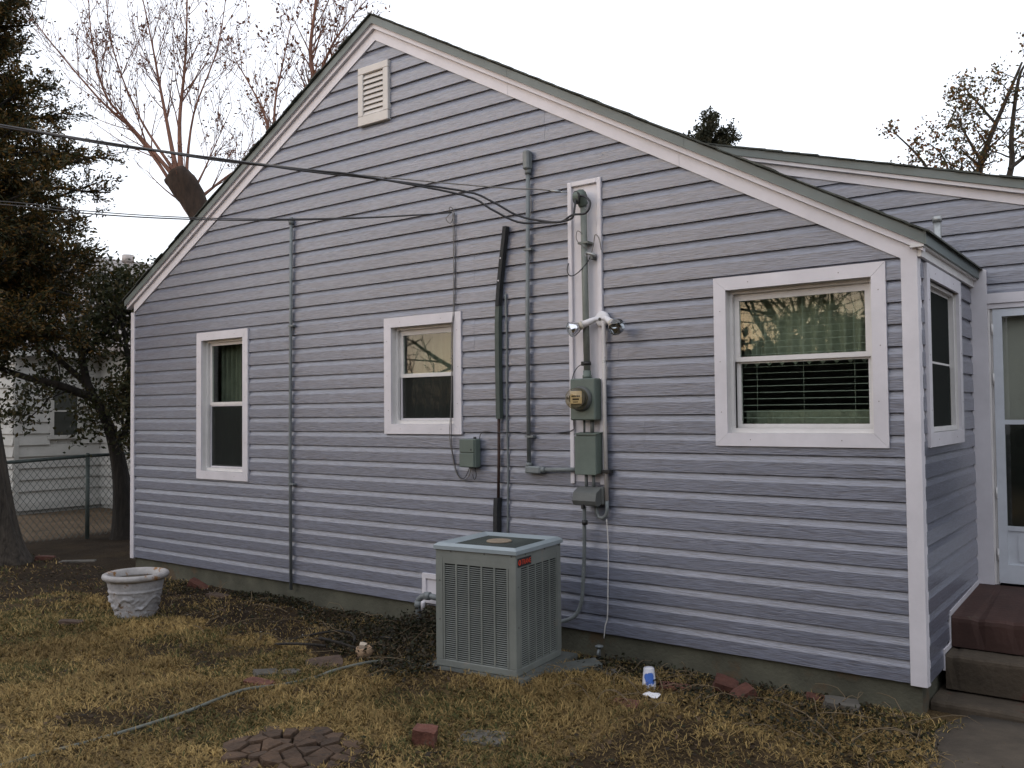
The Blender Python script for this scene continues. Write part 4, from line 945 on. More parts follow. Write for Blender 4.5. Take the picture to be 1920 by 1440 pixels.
# ------------------------------------------------------------------ things lying in the yard
m_brick = mat('red_brick', (0.105, 0.040, 0.027), 0.95, 0.4, 12, 0.7, 60, spots=(14, 0.58, (0.085, 0.06, 0.042)), randval=0.25)
m_brown = mat('brown_paver', (0.075, 0.048, 0.034), 0.95, 0.35, 9, 0.6, 60)
m_stone = mat('grey_stone', (0.095, 0.085, 0.072), 0.95, 0.3, 7, 0.5, 40)
def lump(name, loc, size, rot, m_, label, cat, seed, rough=0.10, group=None, sub=3):
    """broken brick or stone: chamfered block with knocked corners"""
    bm = bmesh.new(); bmesh.ops.create_cube(bm, size=1.0)
    bmesh.ops.subdivide_edges(bm, edges=bm.edges[:], cuts=sub, use_grid_fill=True)
    rr = random.Random(seed)
    for v in bm.verts:
        c = sum(1 for q in v.co if abs(abs(q)-0.5) < 1e-4)
        k = {1: 0.0, 2: 0.05, 3: 0.10}.get(c, 0)
        v.co *= 1-k*rr.uniform(0.3, 1.3)
        v.co += Vector((rr.uniform(-1, 1), rr.uniform(-1, 1), rr.uniform(-1, 1)))*rough*0.25
        v.co.x *= size[0]; v.co.y *= size[1]; v.co.z *= size[2]
    me = bpy.data.meshes.new(name); bm.to_mesh(me); bm.free(); me.materials.append(m_)
    o = bpy.data.objects.new(name, me); COL.objects.link(o); o.location = loc; o.rotation_euler = rot
    return tag(o, label, cat, group)
def gzf(x, y): return float(gz(x, y))
for (x, y, sz, rt_, mm, lab, cat, nm, sink) in (
    (-2.00, -1.96, (.12, .095, .15), (0.12, 0.1, 0.5), m_brick, 'broken red brick standing on end in the front grass', 'brick', 'brick', .045),
    (-3.56, -1.80, (.19, .095, .06), (0.05, 0.08, 0.35), m_brick, 'dusty red brick lying flat beside the hose', 'brick', 'brick', .02),
    (-3.56, -1.26, (.25, .20, .07), (0.16, -0.08, 0.9), m_brown, 'brown square paver tilted in front of the dark weeds', 'paver', 'paver', .03),
    (-6.12, -1.70, (.19, .09, .09), (0.0, 0.05, 0.6), m_brown, 'brown brick alone in the far left grass', 'brick', 'brick', .03),
    (-9.85, -0.12, (.22, .10, .09), (0.0, 0.05, 0.9), m_brick, 'reddish brick at the foot of the leaning trunk', 'brick', 'brick', .03),
    (-9.35, 0.02, (.40, .12, .05), (0.0, 0.02, 0.85), m_stone, 'flat pale stone between the trunk and the house corner', 'stone', 'stone', .015),
    (-6.24, -0.22, (.24, .10, .07), (0.0, 0.05, 0.2), m_brown, 'half buried dusty brick in the bare dirt near the foundation', 'brick', 'brick', .03),
    (-6.72, -0.12, (.20, .09, .09), (0.3, 0.5, 0.5), m_brick, 'dark red brick leaning on the foundation behind the pot', 'brick', 'brick', .02),
    (-1.12, -0.20, (.14, .10, .14), (0.4, 0.3, 0.4), m_brick, 'red brick chunk tilted up against the weeds by the foundation', 'brick', 'brick', .04),
    (-0.97, -0.27, (.15, .09, .11), (0.2, -0.4, 1.0), m_brick, 'second red brick chunk just right of the tilted one', 'brick', 'brick', .04),
    (-0.60, -0.05, (.13, .08, .05), (0.1, 0.2, 0.3), m_brick, 'small orange brick chip against the foundation', 'brick', 'brick', .005),
    (-0.43, -0.15, (.19, .12, .10), (0.1, 0.1, 0.4), m_stone, 'grey rounded stone near the right corner of the house', 'stone', 'stone', .03),
    (-1.38, -0.34, (.20, .09, .07), (0.0, 0.1, 0.5), m_brick, 'dark red brick right behind the foam cup', 'brick', 'brick', .025),
    (-1.45, -0.84, (.16, .10, .06), (0.1, 0.0, 0.2), m_brick, 'red brick sunk in the grass left of the paper scrap', 'brick', 'brick', .03),
    (-1.82, -1.70, (.26, .17, .05), (0.04, -0.03, 0.3), m_stone, 'flat grey stone slab in the grass right of the standing brick', 'stone', 'stone', .02),
    (-3.72, -1.62, (.16, .10, .05), (0.1, 0.1, 1.2), m_stone, 'pale broken rubble piece behind the flat brick', 'stone', 'stone', .01),
    (-3.60, -1.52, (.14, .08, .045), (0.1, -0.1, 0.3), m_stone, 'grey rubble piece next to the brown paver', 'stone', 'stone', .01),
    (-1.86, -0.40, (.16, .12, .05), (0.1, -0.1, 0.3), m_stone, 'mossy stone between the kerb piece and the cup', 'stone', 'stone', .02)):
    lump(nm, (x, y, gzf(x, y)+sz[2]/2-sink-0.014), sz, rt_, mm, lab, cat, hash(lab) % 1000 if False else int(abs(x*1000)) % 997)

# foam cup, upside down, white with a blue print
cup = thing('foam_cup', (-1.52, -0.42, gzf(-1.52, -.42)-0.01), 'white foam cup with blue print standing upside down by wall', 'cup')
def cup_mat():
    m = bpy.data.materials.new('cup_print'); m.use_nodes = True; nt = m.node_tree; b = nt.nodes['Principled BSDF']; b.inputs['Roughness'].default_value = 0.6
    tc = nn(nt, 'ShaderNodeTexCoord'); n = nn(nt, 'ShaderNodeTexNoise'); n.inputs['Scale'].default_value = 22; n.inputs['Detail'].default_value = 3
    mp = nn(nt, 'ShaderNodeMapping'); mp.inputs['Location'].default_value = (-0.018, 0.034, -0.070)
    gr = nn(nt, 'ShaderNodeVectorMath', operation='LENGTH'); nt.links.new(tc.outputs['Object'], mp.inputs[0]); nt.links.new(mp.outputs[0], gr.inputs[0])
    nt.links.new(tc.outputs['Object'], n.inputs['Vector'])
    ma = nn(nt, 'ShaderNodeMath', operation='MULTIPLY_ADD'); ma.inputs[1].default_value = -14.0; nt.links.new(gr.outputs['Value'], ma.inputs[0]); nt.links.new(n.outputs[0], ma.inputs[2])
    r_ = nn(nt, 'ShaderNodeValToRGB'); e = r_.color_ramp.elements; e[0].position = 0.05; e[0].color = (0.62, 0.62, 0.68, 1); e[1].position = 0.14; e[1].color = (0.03, 0.11, 0.42, 1)
    ad = nn(nt, 'ShaderNodeMath', operation='ADD'); ad.inputs[1].default_value = 0.10; nt.links.new(ma.outputs[0], ad.inputs[0])
    nt.links.new(ad.outputs[0], r_.inputs[0]); nt.links.new(r_.outputs[0], b.inputs['Base Color']); return m
bz = BASE[cup.name].z
mb = MB(); mb.lathe([(0.046, 0.0), (0.047, 0.008), (0.0445, 0.010), (0.033, 0.125), (0.031, 0.128)], (-1.52, -0.42, bz), seg=28, cap0=False, cap1=False); mb.build('cup_body', cup_mat(), cup)
mb = MB(); mb.lathe([(0.0325, 0.120), (0.026, 0.119)], (-1.52, -0.42, bz), seg=28); m_foam = mat('white_foam', (0.7, 0.69, 0.71), 0.6, 0.04); mb.build('cup_base', m_foam, cup)
mb = MB(); rr = random.Random(5); vs_ = [(0, 0, 0.03)]
for k in range(12):
    a = 2*math.pi*k/12; r_ = 0.045*rr.uniform(.6, 1.15); vs_.append((r_*math.cos(a)*1.3, r_*math.sin(a), 0.012+0.012*rr.random()))
fs = [(0, 1+k, 1+(k+1) % 12) for k in range(12)]; vs_ += [(p[0]*.97, p[1]*.97, p[2]-.004) for p in vs_]; fs += [(13, 14+(k+1) % 12, 14+k) for k in range(12)]+[(1+k, 14+k, 14+(k+1) % 12, 1+(k+1) % 12) for k in range(12)]
mb.add(vs_, fs); o = mb.build('paper_scrap', m_foam, local=True); o.location = (-1.38, -0.66, gzf(-1.38, -.66)+.015); tag(o, 'crumpled scrap of white paper on the grass in front of cup', 'paper')
# clay bowl with rubble
m_clay = mat('pale_terracotta', (0.40, 0.27, 0.17), 0.9, 0.15, 14, 0.3, 60, spots=(8, 0.64, (0.35, 0.31, 0.26)))
bw = thing('clay_bowl', (-3.49, -0.95, gzf(-3.49, -.95)), 'small pale terracotta bowl holding chunks among dark weeds', 'bowl'); bz = BASE[bw.name].z
mb = MB(); mb.lathe([(0.040, 0.0), (0.052, 0.012), (0.062, 0.035), (0.062, 0.052), (0.058, 0.058), (0.060, 0.066), (0.056, 0.072), (0.050, 0.070), (0.048, 0.04)], (-3.49, -0.95, bz), seg=28); mb.build('bowl_body', m_clay, bw)
o = lump('rubble_chunk', (-3.495, -0.96, bz+.078), (.05, .04, .045), (.3, .2, .5), mat('pale_plaster', (.5, .42, .33), .9), 'pale chunk of plaster lying in the clay bowl', 'rubble', 3)

# white planter pot with relief
def pot_mat():
    m = mat('peeling_white_paint', (0.42, 0.41, 0.42), 0.8, 0.3, 7, 0.6, 30, spots=(7.0, 0.57, (0.20, 0.135, 0.085))); return m
m_pot = pot_mat()
PX, PY = -6.08, -1.16
pt = thing('planter_pot', (PX, PY, G-0.02), 'weathered white planter pot with raised vine relief and peeling rim', 'planter'); bz = G-0.02
prof = [(0.150, 0.0), (0.160, 0.02), (0.205, 0.20), (0.226, 0.30), (0.232, 0.345)]
mb = MB(); seg = 96; rows = 40; vs_ = []; fs = []
def prad(h):
    for (r0, h0), (r1, h1) in zip(prof[:-1], prof[1:]):
        if h <= h1: return r0+(r1-r0)*(h-h0)/(h1-h0)
    return prof[-1][0]
for j in range(rows+1):
    h = 0.345*j/rows
    for k in range(seg):
        a = 2*math.pi*k/seg; r_ = prad(h); d = 0.0
        d += 0.010*math.exp(-((h-0.245)/0.007)**2)                                   # band
        vine = 0.15+0.045*math.sin(a*5)                                               # wavy stem with leaf and grape lumps
        d += 0.014*math.exp(-((h-vine)/0.008)**2)*(h < .235)
        lf = math.sin(a*15+math.sin(h*60))*math.sin(h*95+2.2*math.sin(a*7))
        if 0.03 < h < 0.225: d += 0.016*max(0, lf)**1.2*(0.5+0.5*math.sin(a*5+2+h*14))
        vs_.append((PX+(r_+d)*math.cos(a), PY+(r_+d)*math.sin(a), bz+h))
fs = [(j*seg+k, j*seg+(k+1) % seg, (j+1)*seg+(k+1) % seg, (j+1)*seg+k) for j in range(rows) for k in range(seg)]+[tuple(range(seg))[::-1]]
mb.add(vs_, fs, True); mb.build('pot_body', m_pot, pt)
m_rim = mat('flaking_rim', (0.36, 0.34, 0.33), 0.85, 0.25, 8, 0.6, 30, spots=(7.0, 0.53, (0.26, 0.13, 0.045)))
mb = MB(); mb.lathe([(0.226, 0.335), (0.250, 0.338), (0.266, 0.350), (0.272, 0.366), (0.266, 0.384), (0.250, 0.392), (0.232, 0.390), (0.216, 0.378), (0.205, 0.33), (0.195, 0.24)], (PX, PY, bz), seg=48, cap0=False, cap1=False); mb.build('rim', m_rim, pt)
m_soil = mat('potting_soil', (0.06, 0.045, 0.03), 1.0, 0.4, 20, 0.8, 50)
mb = MB(); mb.lathe([(0.205, 0.335), (0.10, 0.345), (0.01, 0.34)], (PX, PY, bz), seg=32); mb.build('soil', m_soil, pt)

# weathered tree stump made of split blocks
m_stump = mat('rotting_wood', (0.066, 0.039, 0.023), 0.95, 0.45, 14, 0.9, 50, spots=(11, 0.6, (0.035, 0.024, 0.017)), randval=0.25)
stp = thing('tree_stump', (-2.48, -2.42, G-.032), 'low rotting tree stump split into blocks in front grass', 'stump')
def clip_poly(poly, n, d):
    out = []
    for i in range(len(poly)):
        a, b = poly[i], poly[(i+1) % len(poly)]; da = a[0]*n[0]+a[1]*n[1]-d; db = b[0]*n[0]+b[1]*n[1]-d
        if da <= 0: out.append(a)
        if da*db < 0: t = da/(da-db); out.append((a[0]+(b[0]-a[0])*t, a[1]+(b[1]-a[1])*t))
    return out
rr = random.Random(11); seeds = []
for nr, rad_, off in ((7, 0.26, 0.2), (13, 0.55, 0.1), (21, 0.86, 0.0)):          # wedge-shaped blocks split along radial checks
    for k in range(nr):
        a = 2*math.pi*(k+rr.uniform(-.33, .33))/nr+off; q = rad_+rr.uniform(-.10, .09); seeds.append((0.40*q*math.cos(a), 0.31*q*math.sin(a)))
ol = [(0.40*math.cos(2*math.pi*k/28)*(1+.08*math.sin(k*1.7)), 0.31*math.sin(2*math.pi*k/28)*(1+.09*math.sin(k*2.3+1))) for k in range(28)]
for i, s_ in enumerate(seeds):
    poly = list(ol)
    for j, q in enumerate(seeds):
        if i == j: continue
        n = (q[0]-s_[0], q[1]-s_[1]); ln = math.hypot(*n); n = (n[0]/ln, n[1]/ln)
        mid = ((q[0]+s_[0])/2, (q[1]+s_[1])/2); poly = clip_poly(poly, n, mid[0]*n[0]+mid[1]*n[1]-0.003-0.008*rr.random()**2)
        if len(poly) < 3: break
    if len(poly) < 3: continue
    rad = math.hypot(s_[0]/0.4, s_[1]/0.31)
    if rad < 0.10: continue                                              # rotted-out heart
    h = 0.080-0.050*rad**3+rr.uniform(-.012, .010); n = len(poly); tx, ty = rr.uniform(-.16, .16)-s_[0]*.35, rr.uniform(-.16, .16)-s_[1]*.35
    cx = sum(p[0] for p in poly)/n; cy = sum(p[1] for p in poly)/n
    mb = MB(); vv = [(p[0], p[1], -0.08) for p in poly]+[(p[0], p[1], h-0.007+(p[0]-cx)*tx+(p[1]-cy)*ty) for p in poly]
    vv += [(cx+(p[0]-cx)*.95, cy+(p[1]-cy)*.95, h+(p[0]-cx)*tx+(p[1]-cy)*ty) for p in poly]
    fs = [(k, (k+1) % n, (k+1) % n+n, k+n) for k in range(n)]+[(k+n, (k+1) % n+n, (k+1) % n+2*n, k+2*n) for k in range(n)]+[tuple(range(2*n, 3*n))]
    mb.add(vv, fs); mb.build('wood_block', m_stump, stp, local=True)
# hose
m_hose = mat('faded_green_hose', (0.115, 0.12, 0.10), 0.6, 0.2, 10)
hp = [(-3.47, -4.4), (-3.48, -3.38), (-3.50, -2.91), (-3.46, -2.44), (-3.50, -1.99), (-3.44, -1.75), (-3.40, -1.60), (-3.38, -1.46), (-3.35, -1.36), (-3.28, -1.12), (-3.25, -0.98)]
cable([(x, y, gzf(x, y)+(0.022 if -1.78 > y > -2.8 or -1.0 > y > -1.40 else 0.006)) for x, y in hp], 0.0105, m_hose, 'faded garden hose lying across the dead lawn', 'garden_hose', 'hose')

# ------------------------------------------------------------------ neighbour's white house
m_nsid = mat('old_white_siding', (0.46, 0.45, 0.42), 0.8, 0.12, 2.5, 0.15, 30, spots=(1.2, 0.62, (0.36, 0.345, 0.30)), randval=0.06)
m_nroof = mat('pale_asphalt_roof', (0.26, 0.235, 0.225), 0.95, 0.2, 9, 0.4, 60, randval=0.12)
nh = thing('white_house', (-15.2, 3.5, G), 'neighbouring white clapboard house with grey roof beyond the fence', 'house')
NA = lambda u, v, w: (-15.2+w, u, v); NBm = lambda u, v, w: (u, 3.47-w, v); NC = lambda u, v, w: (u, 1.90-w, v)
mb = MB(); mb.box(-21.5, -15.212, 1.912, 12, G, 2.85); mb.box(-15.212, -12.2, 3.482, 8, G, 2.85)
mb.prism([(-21.5, 2.85), (-15.21, 2.85), (-18.4, 5.0)], lambda u, v, w: (u, w, v), 1.912, 2.0); nwall = mb.build('wall', m_nsid, nh)
nop = [(2.50, 3.08, 1.15, 2.16)]
for i in range(14):
    z = 0.03+i*0.205
    if z > 2.75: break
    for mp, a, b, ops in ((NA, 1.905, 3.465, nop), (NBm, -15.185, -12.2, []), (NC, -19.0, -15.195, [])):
        segs = [(a, b)]
        for o in ops:
            if o[2]-.02 < z+.1 < o[3]: segs = [(a, o[0]), (o[1], b)]
        for (p, q) in segs:
            mb = MB(); mb.prism([(0.0, z), (0.038, z), (0.006, z+.205), (0.0, z+.205)], lambda u, v, w, mp=mp: mp(w, v, u), p, q); mb.build('clapboard', m_nsid, nwall)
mb = MB(); mb.box(-15.17, -15.15, 1.88, 3.445, -0.10, 0.03); mb.box(-15.14, -12.2, 3.445, 3.46, -0.10, 0.03); mb.build('skirt_board', m_nsid, nh)
mb = MB(); mb.prism([(1.88, -.05), (1.96, -.05), (1.96, 2.8), (1.88, 2.8)], NA, 0.0385, 0.048); mb.build('corner_board', m_nsid, nh)
mb = MB()
for (a, b, c, d) in ((2.50, 2.57, 1.22, 2.10), (3.01, 3.08, 1.22, 2.10), (2.50, 3.08, 2.10, 2.16), (2.46, 3.12, 1.15, 1.22)): mb.prism([(a, c), (b, c), (b, d), (a, d)], NA, 0.001, 0.045)
nw = mb.build('window', m_nsid, nh)
mb = MB(); mb.prism([(2.571, 1.221), (3.009, 1.221), (3.009, 1.645), (2.571, 1.645)], NA, 0.006, 0.009); mb.build('pane', mat('dark_pane', (0.03, 0.035, 0.03), 0.1, 0.1), nw)
mb = MB(); mb.prism([(2.571, 1.675), (3.009, 1.675), (3.009, 2.099), (2.571, 2.099)], NA, 0.006, 0.009); mb.build('pane', mat('dark_pane_upper', (0.04, 0.045, 0.04), 0.15, 0.1), nw)
mb = MB(); mb.prism([(2.571, 1.6455), (3.009, 1.6455), (3.009, 1.6745), (2.571, 1.6745)], NA, 0.006, 0.02); mb.build('meeting_rail', m_nsid, nw)
mb = MB(); PRF = lambda u, v, w: (u, w, v)
mb.prism([(-14.90, 2.72), (-18.5, 5.10), (-22.1, 2.72), (-22.1, 2.82), (-18.5, 5.20), (-14.90, 2.82)], PRF, 1.6, 12.2); nroof = mb.build('roof', m_nroof, nh)
mb = MB(); mb.prism([(3.15, 2.72), (5.8, 4.50), (8.45, 2.72), (8.45, 2.82), (5.8, 4.60), (3.15, 2.82)], lambda u, v, w: (w, u, v), -17.5, -12.0); mb.build('wing_roof', m_nroof, nh)
for k in range(17):
    t0, t1 = k/17, (k+1)/17
    xa, za = -14.90-3.6*t0, 2.825+2.38*t0; xb, zb = -14.90-3.6*t1, 2.825+2.38*t1
    mb = MB(); mb.prism([(xa, za), (xb, zb), (xb, zb+.006), (xa, za+.022)], PRF, 1.58, 12.2); mb.build('shingle_course', m_nroof, nroof)
mb = MB(); mb.prism([(-14.905, 2.63), (-14.93, 2.63), (-14.93, 2.72), (-14.905, 2.72)], PRF, 1.62, 3.1); mb.build('fascia', m_nsid, nh)
m_flue = mat('rusty_flue', (0.42, 0.38, 0.36), 0.6, 0.3, 12, spots=(6, 0.6, (0.25, 0.12, 0.07)))
mb = MB(); mb.tube([(-16.9, 4.98, 4.0), (-16.9, 4.98, 4.92)], 0.085, 14); mb.tube([(-16.9, 4.98, 4.88), (-16.9, 4.98, 5.04)], [0.13, 0.12], 14); mb.build('flue', m_flue, nroof)

# ------------------------------------------------------------------ chain link fence
m_fence = mat('dull_fence_metal', (0.09, 0.11, 0.10), 0.55, 0.2, 10, metal=0.3)
fe = thing('chain_link_fence', (-11.25, 1.1, G), 'chain link fence with round top rail between trunk and house', 'fence')
FX = -11.25
mb = MB(); mb.tube([(FX, -2.6, 0.90), (FX, 0.15, 0.955), (FX, 1.2, 0.995), (FX, 6.0, 1.02)], 0.025, 10); mb.build('top_rail', m_fence, fe)
for y in (-1.35, 1.12, 3.6):
    mb = MB(); mb.tube([(FX+.03, y, G-.1), (FX+.03, y, 0.99)], 0.030, 10); mb.lathe([(0.036, 0), (0.036, 0.03), (0.02, 0.05)], (FX+.03, y, 0.985), seg=10); mb.build('post', m_fence, fe)
mb = MB(); dia = 0.088
for k in range(int(5.4/dia)):
    for sg in (1, -1):
        y0 = -1.6+k*dia; h = 1.02
        ya, yb = (y0, y0+sg*h*0.85)
        mb.tube([(FX+.026+.004*sg, ya, G+.03), (FX+.026+.004*sg, yb, G+.03+h+.10)], 0.0032, 4, cap=False)
mb.build('chain_link_mesh', m_fence, fe)['kind'] = 'stuff'

# ------------------------------------------------------------------ trees
m_leaf = leaf_mat('foliage'); m_dry = leaf_mat('dry_foliage', 0.7, 0.35)
m_bark = mat('furrowed_bark', (0.048, 0.038, 0.029), 0.95, 0.6, 9, 1.0, 9, stretch=(3, 3, 0.35), bdist=0.06)
m_bark_d = mat('dark_bark', (0.022, 0.018, 0.014), 0.95, 0.5, 7, 0.9, 12, stretch=(3, 3, 0.5), bdist=0.04)
m_twig = mat('reddish_twig_bark', (0.20, 0.10, 0.07), 0.9, 0.3, 5, 0.4, 30)

def unit(v): return v/np.linalg.norm(v, axis=-1, keepdims=True)
def leaf_cloud(P, size, asp, cols, rg, dirs=None, jit=1.0):
    n = len(P); a = rg.normal(size=(n, 3))
    if dirs is not None: a = dirs+a*jit*0.5
    a = unit(a); b = unit(np.cross(a, rg.normal(size=(n, 3))))
    s = size[:, None]; w = s*asp
    V = np.stack([P, P+a*s*.5+b*w*.5, P+a*s, P+a*s*.5-b*w*.5], 1).reshape(-1, 3)
    F = np.arange(4*n).reshape(n, 4)
    return V, F, np.repeat(cols, 4, axis=0)
def pick(cols, n, rg, jit=0.25):
    c = np.array(cols)[rg.integers(0, len(cols), n)]
    return c*(1+rg.uniform(-jit, jit, (n, 1)))

def smooth_path(pts, sm=5):
    P = [Vector(p) for p in pts]; out = []
    for i in range(len(P)-1):
        p0, p1, p2, p3 = P[max(i-1, 0)], P[i], P[i+1], P[min(i+2, len(P)-1)]
        for k in range(sm):
            t = k/sm; out.append(0.5*((2*p1)+(p2-p0)*t+(2*p0-5*p1+4*p2-p3)*t*t+(3*p1-p0-3*p2+p3)*t**3))
    out.append(P[-1]); return out
def grow(mb, start, d, length, r0, rr, level, tips, spread=0.7, upw=0.15, kids=4, seg=5, rmin=0.003, wob=0.25, shrink=(0.35, 0.65)):
    """recursive limb with bends; tips collects (point, direction)"""
    n = 5; p = Vector(start); d = Vector(d).normalized(); pts = [p.copy()]
    for k in range(n):
        d = (d+Vector((rr.uniform(-1, 1), rr.uniform(-1, 1), rr.uniform(-1, 1)))*wob*0.5+Vector((0, 0, upw*0.4))).normalized()
        p = p+d*length/n; pts.append(p.copy())
    r1 = max(rmin, r0*0.35)
    mb.tube(pts, [r0+(r1-r0)*k/n for k in range(n+1)], seg, cap=False)
    tips.append((pts[-1], d, level)); tips.append((pts[3], d, level))
    if level <= 0: return
    for k in range(kids):
        t = rr.uniform(0.25, 0.98); i = min(n-1, int(t*n)); q = pts[i].lerp(pts[i+1], t*n-i)
        ax = (pts[i+1]-pts[i]).normalized(); side = ax.cross(Vector((rr.uniform(-1, 1), rr.uniform(-1, 1), rr.uniform(-1, 1)))).normalized()
        grow(mb, q, ax*(1-spread*0.55)+side*spread, length*rr.uniform(*shrink), max(rmin, (r0+(r1-r0)*t)*0.55), rr, level-1, tips, spread, upw, max(2, kids-1), max(3, seg-1), rmin, wob, shrink)

# conifer at the left edge with a leaning furrowed trunk
cf_ = thing('juniper_tree', (-10.11, -0.60, G), 'tall brownish green juniper with leaning trunk at left edge', 'tree')
rg = np.random.default_rng(21); rr = random.Random(21)
tp = smooth_path([(-10.10, -0.60, G-.15), (-10.11, -0.61, 0.05), (-10.15, -0.66, 0.8), (-10.20, -0.73, 1.7), (-10.27, -0.85, 3.3), (-10.33, -0.96, 4.9), (-10.36, -1.04, 6.5), (-10.38, -1.12, 8.4)], 6)
mb = MB(); seg = 22; vs_ = []; fs = []
for i, p in enumerate(tp):
    h = p.z-G; r_ = max(0.03, 0.235+0.20*math.exp(-max(0, h)/0.35)-0.026*max(0, h))
    for k in range(seg):
        a = 2*math.pi*k/seg; q = r_*(1+0.10*math.sin(a*3+0.4)+0.06*math.sin(a*7+h*1.5)+0.05*math.sin(a*11-h*2)*(1 if h < 4 else 0))
        vs_.append((p.x+q*math.cos(a), p.y+q*math.sin(a), p.z))
fs = [(i*seg+k, i*seg+(k+1) % seg, (i+1)*seg+(k+1) % seg, (i+1)*seg+k) for i in range(len(tp)-1) for k in range(seg)]
mb.add(vs_, fs, True); mb.build('trunk', m_bark, cf_)
mb = MB(); PP = []; DD = []
for k in range(185):
    h = rr.uniform(2.2, 8.6) if k > 60 else rr.uniform(3.0, 6.4)
    i = min(len(tp)-2, max(0, int((h-G)/8.7*len(tp)))); base_ = tp[i]; base_ = Vector((base_.x, base_.y, h))
    az = rr.uniform(0, 2*math.pi)
    if k % 3 == 0: az = math.atan2(0.55, 0.83)+rr.uniform(-0.9, 0.9)
    ln = (0.78 if h > 5.5 else 1.15 if h > 4.9 else 1.60 if h > 4.1 else 1.25 if h > 3.2 else 1.0)*rr.uniform(0.55, 1.08)*(1.0 if h < 7 else 0.75)
    d = Vector((math.cos(az), math.sin(az), rr.uniform(-0.05, 0.35)))
    pts = [base_]; p = base_.copy()
    for j in range(6):
        d = (d+Vector((rr.uniform(-.25, .25), rr.uniform(-.25, .25), rr.uniform(-.18, .16)))).normalized(); p = p+d*ln/6; pts.append(p.copy())
    mb.tube(pts, [0.035*(1-j/7)+.004 for j in range(7)], 5, cap=False)
    for j in range(16):
        t = rr.uniform(0.25, 1.0)*5.99; q = pts[int(t)].lerp(pts[int(t)+1], t-int(t))
        td = (d*0.6+Vector((rr.uniform(-1, 1), rr.uniform(-1, 1), rr.uniform(-.5, .8)))).normalized(); tl = rr.uniform(0.14, 0.42)
        mb.tube([q, q+td*tl*.6, q+td*tl], [0.006, 0.004, 0.002], 3, cap=False)
        m = 52; tt = rg.uniform(0.1, 1.05, m)[:, None]
        PP.append(np.array(q)+np.array(td)*tl*tt+rg.normal(scale=0.030, size=(m, 3))); DD.append(np.repeat(np.array(td)[None], m, 0))
mb.build('branches', m_bark_d, cf_)
PP = np.concatenate(PP); DD = np.concatenate(DD); n = len(PP)
cc = pick([(0.020, 0.025, 0.008), (0.034, 0.033, 0.009), (0.070, 0.044, 0.010), (0.125, 0.066, 0.014)], n, rg)
V, F_, C_ = leaf_cloud(PP, rg.uniform(0.03, 0.075, n), 0.34, cc, rg, DD, 1.3)
rawmesh('crown', V, F_, m_leaf, cf_, C_)

# dark broadleaf tree between the fence and the house
dt = thing('broadleaf_tree', (-10.75, 1.42, G), 'dark small-leaved tree leaning left behind the house corner', 'tree')
mb = MB()
trk = smooth_path([(-10.74, 1.43, G-.1), (-10.75, 1.41, 0.1), (-10.77, 1.37, 0.65), (-10.84, 1.30, 1.18), (-10.95, 1.21, 1.56), (-11.12, 1.06, 2.01), (-11.19, 0.98, 2.54), (-11.33, 0.86, 2.99), (-11.41, 0.78, 3.52)], 4)
mb.tube(trk, [0.15*math.exp(-i/5)+0.115-0.0030*i for i in range(len(trk))], 12, cap=False); mb.build('trunk', m_bark_d, dt)
mb = MB(); tips = []; rr = random.Random(5)
for path, r0 in (([(-11.0, 1.15, 1.78), (-11.25, 0.72, 1.99), (-11.54, 0.49, 2.08), (-11.89, 0.23, 2.24), (-12.25, -0.04, 2.5)], 0.065),
                 ([(-10.85, 1.33, 1.15), (-10.79, 1.46, 1.4), (-10.73, 1.48, 1.86), (-10.75, 1.44, 2.46), (-10.82, 1.37, 3.0)], 0.05),
                 ([(-11.19, 0.98, 2.4), (-11.10, 1.26, 2.7), (-10.97, 1.37, 2.95), (-10.87, 1.43, 3.15)], 0.05),
                 ([(-11.41, 0.78, 3.4), (-11.55, 0.65, 3.7), (-11.6, 0.6, 4.0)], 0.05),
                 ([(-11.12, 1.06, 2.0), (-11.4, 0.6, 2.5), (-11.8, 0.2, 2.9), (-12.1, -0.1, 3.1)], 0.045),
                 ([(-11.3, 0.9, 2.9), (-11.2, 1.5, 3.05), (-11.0, 2.0, 3.1)], 0.045), ([(-10.77, 1.45, 1.8), (-10.7, 1.9, 2.2), (-10.6, 2.2, 2.5)], 0.035)):
    pp = smooth_path(path, 4); mb.tube(pp, [r0*(1-0.6*i/len(pp)) for i in range(len(pp))], 7, cap=False)
    for k in range(11):
        q = pp[rr.randrange(2, len(pp))]
        grow(mb, q, (rr.uniform(-1, 1), rr.uniform(-1, 1), rr.uniform(-0.55, 0.7)), rr.uniform(0.4, 0.85), 0.016, rr, 2, tips, 0.8, 0.05, 3, 4, 0.003)
mb.build('branches', m_bark_d, dt)
T = np.array([t[0] for t in tips]); rep = 14
P_ = np.repeat(T, rep, 0)+rg.normal(scale=0.11, size=(len(T)*rep, 3)); n = len(P_)
cc = pick([(0.026, 0.032, 0.012), (0.034, 0.040, 0.014), (0.050, 0.050, 0.018), (0.070, 0.055, 0.020)], n, rg)
V, F_, C_ = leaf_cloud(P_, rg.uniform(0.05, 0.095, n), 0.5, cc, rg, np.tile([0, 0, -0.5], (n, 1)), 2.0)
rawmesh('crown', V, F_, m_leaf, dt, C_)

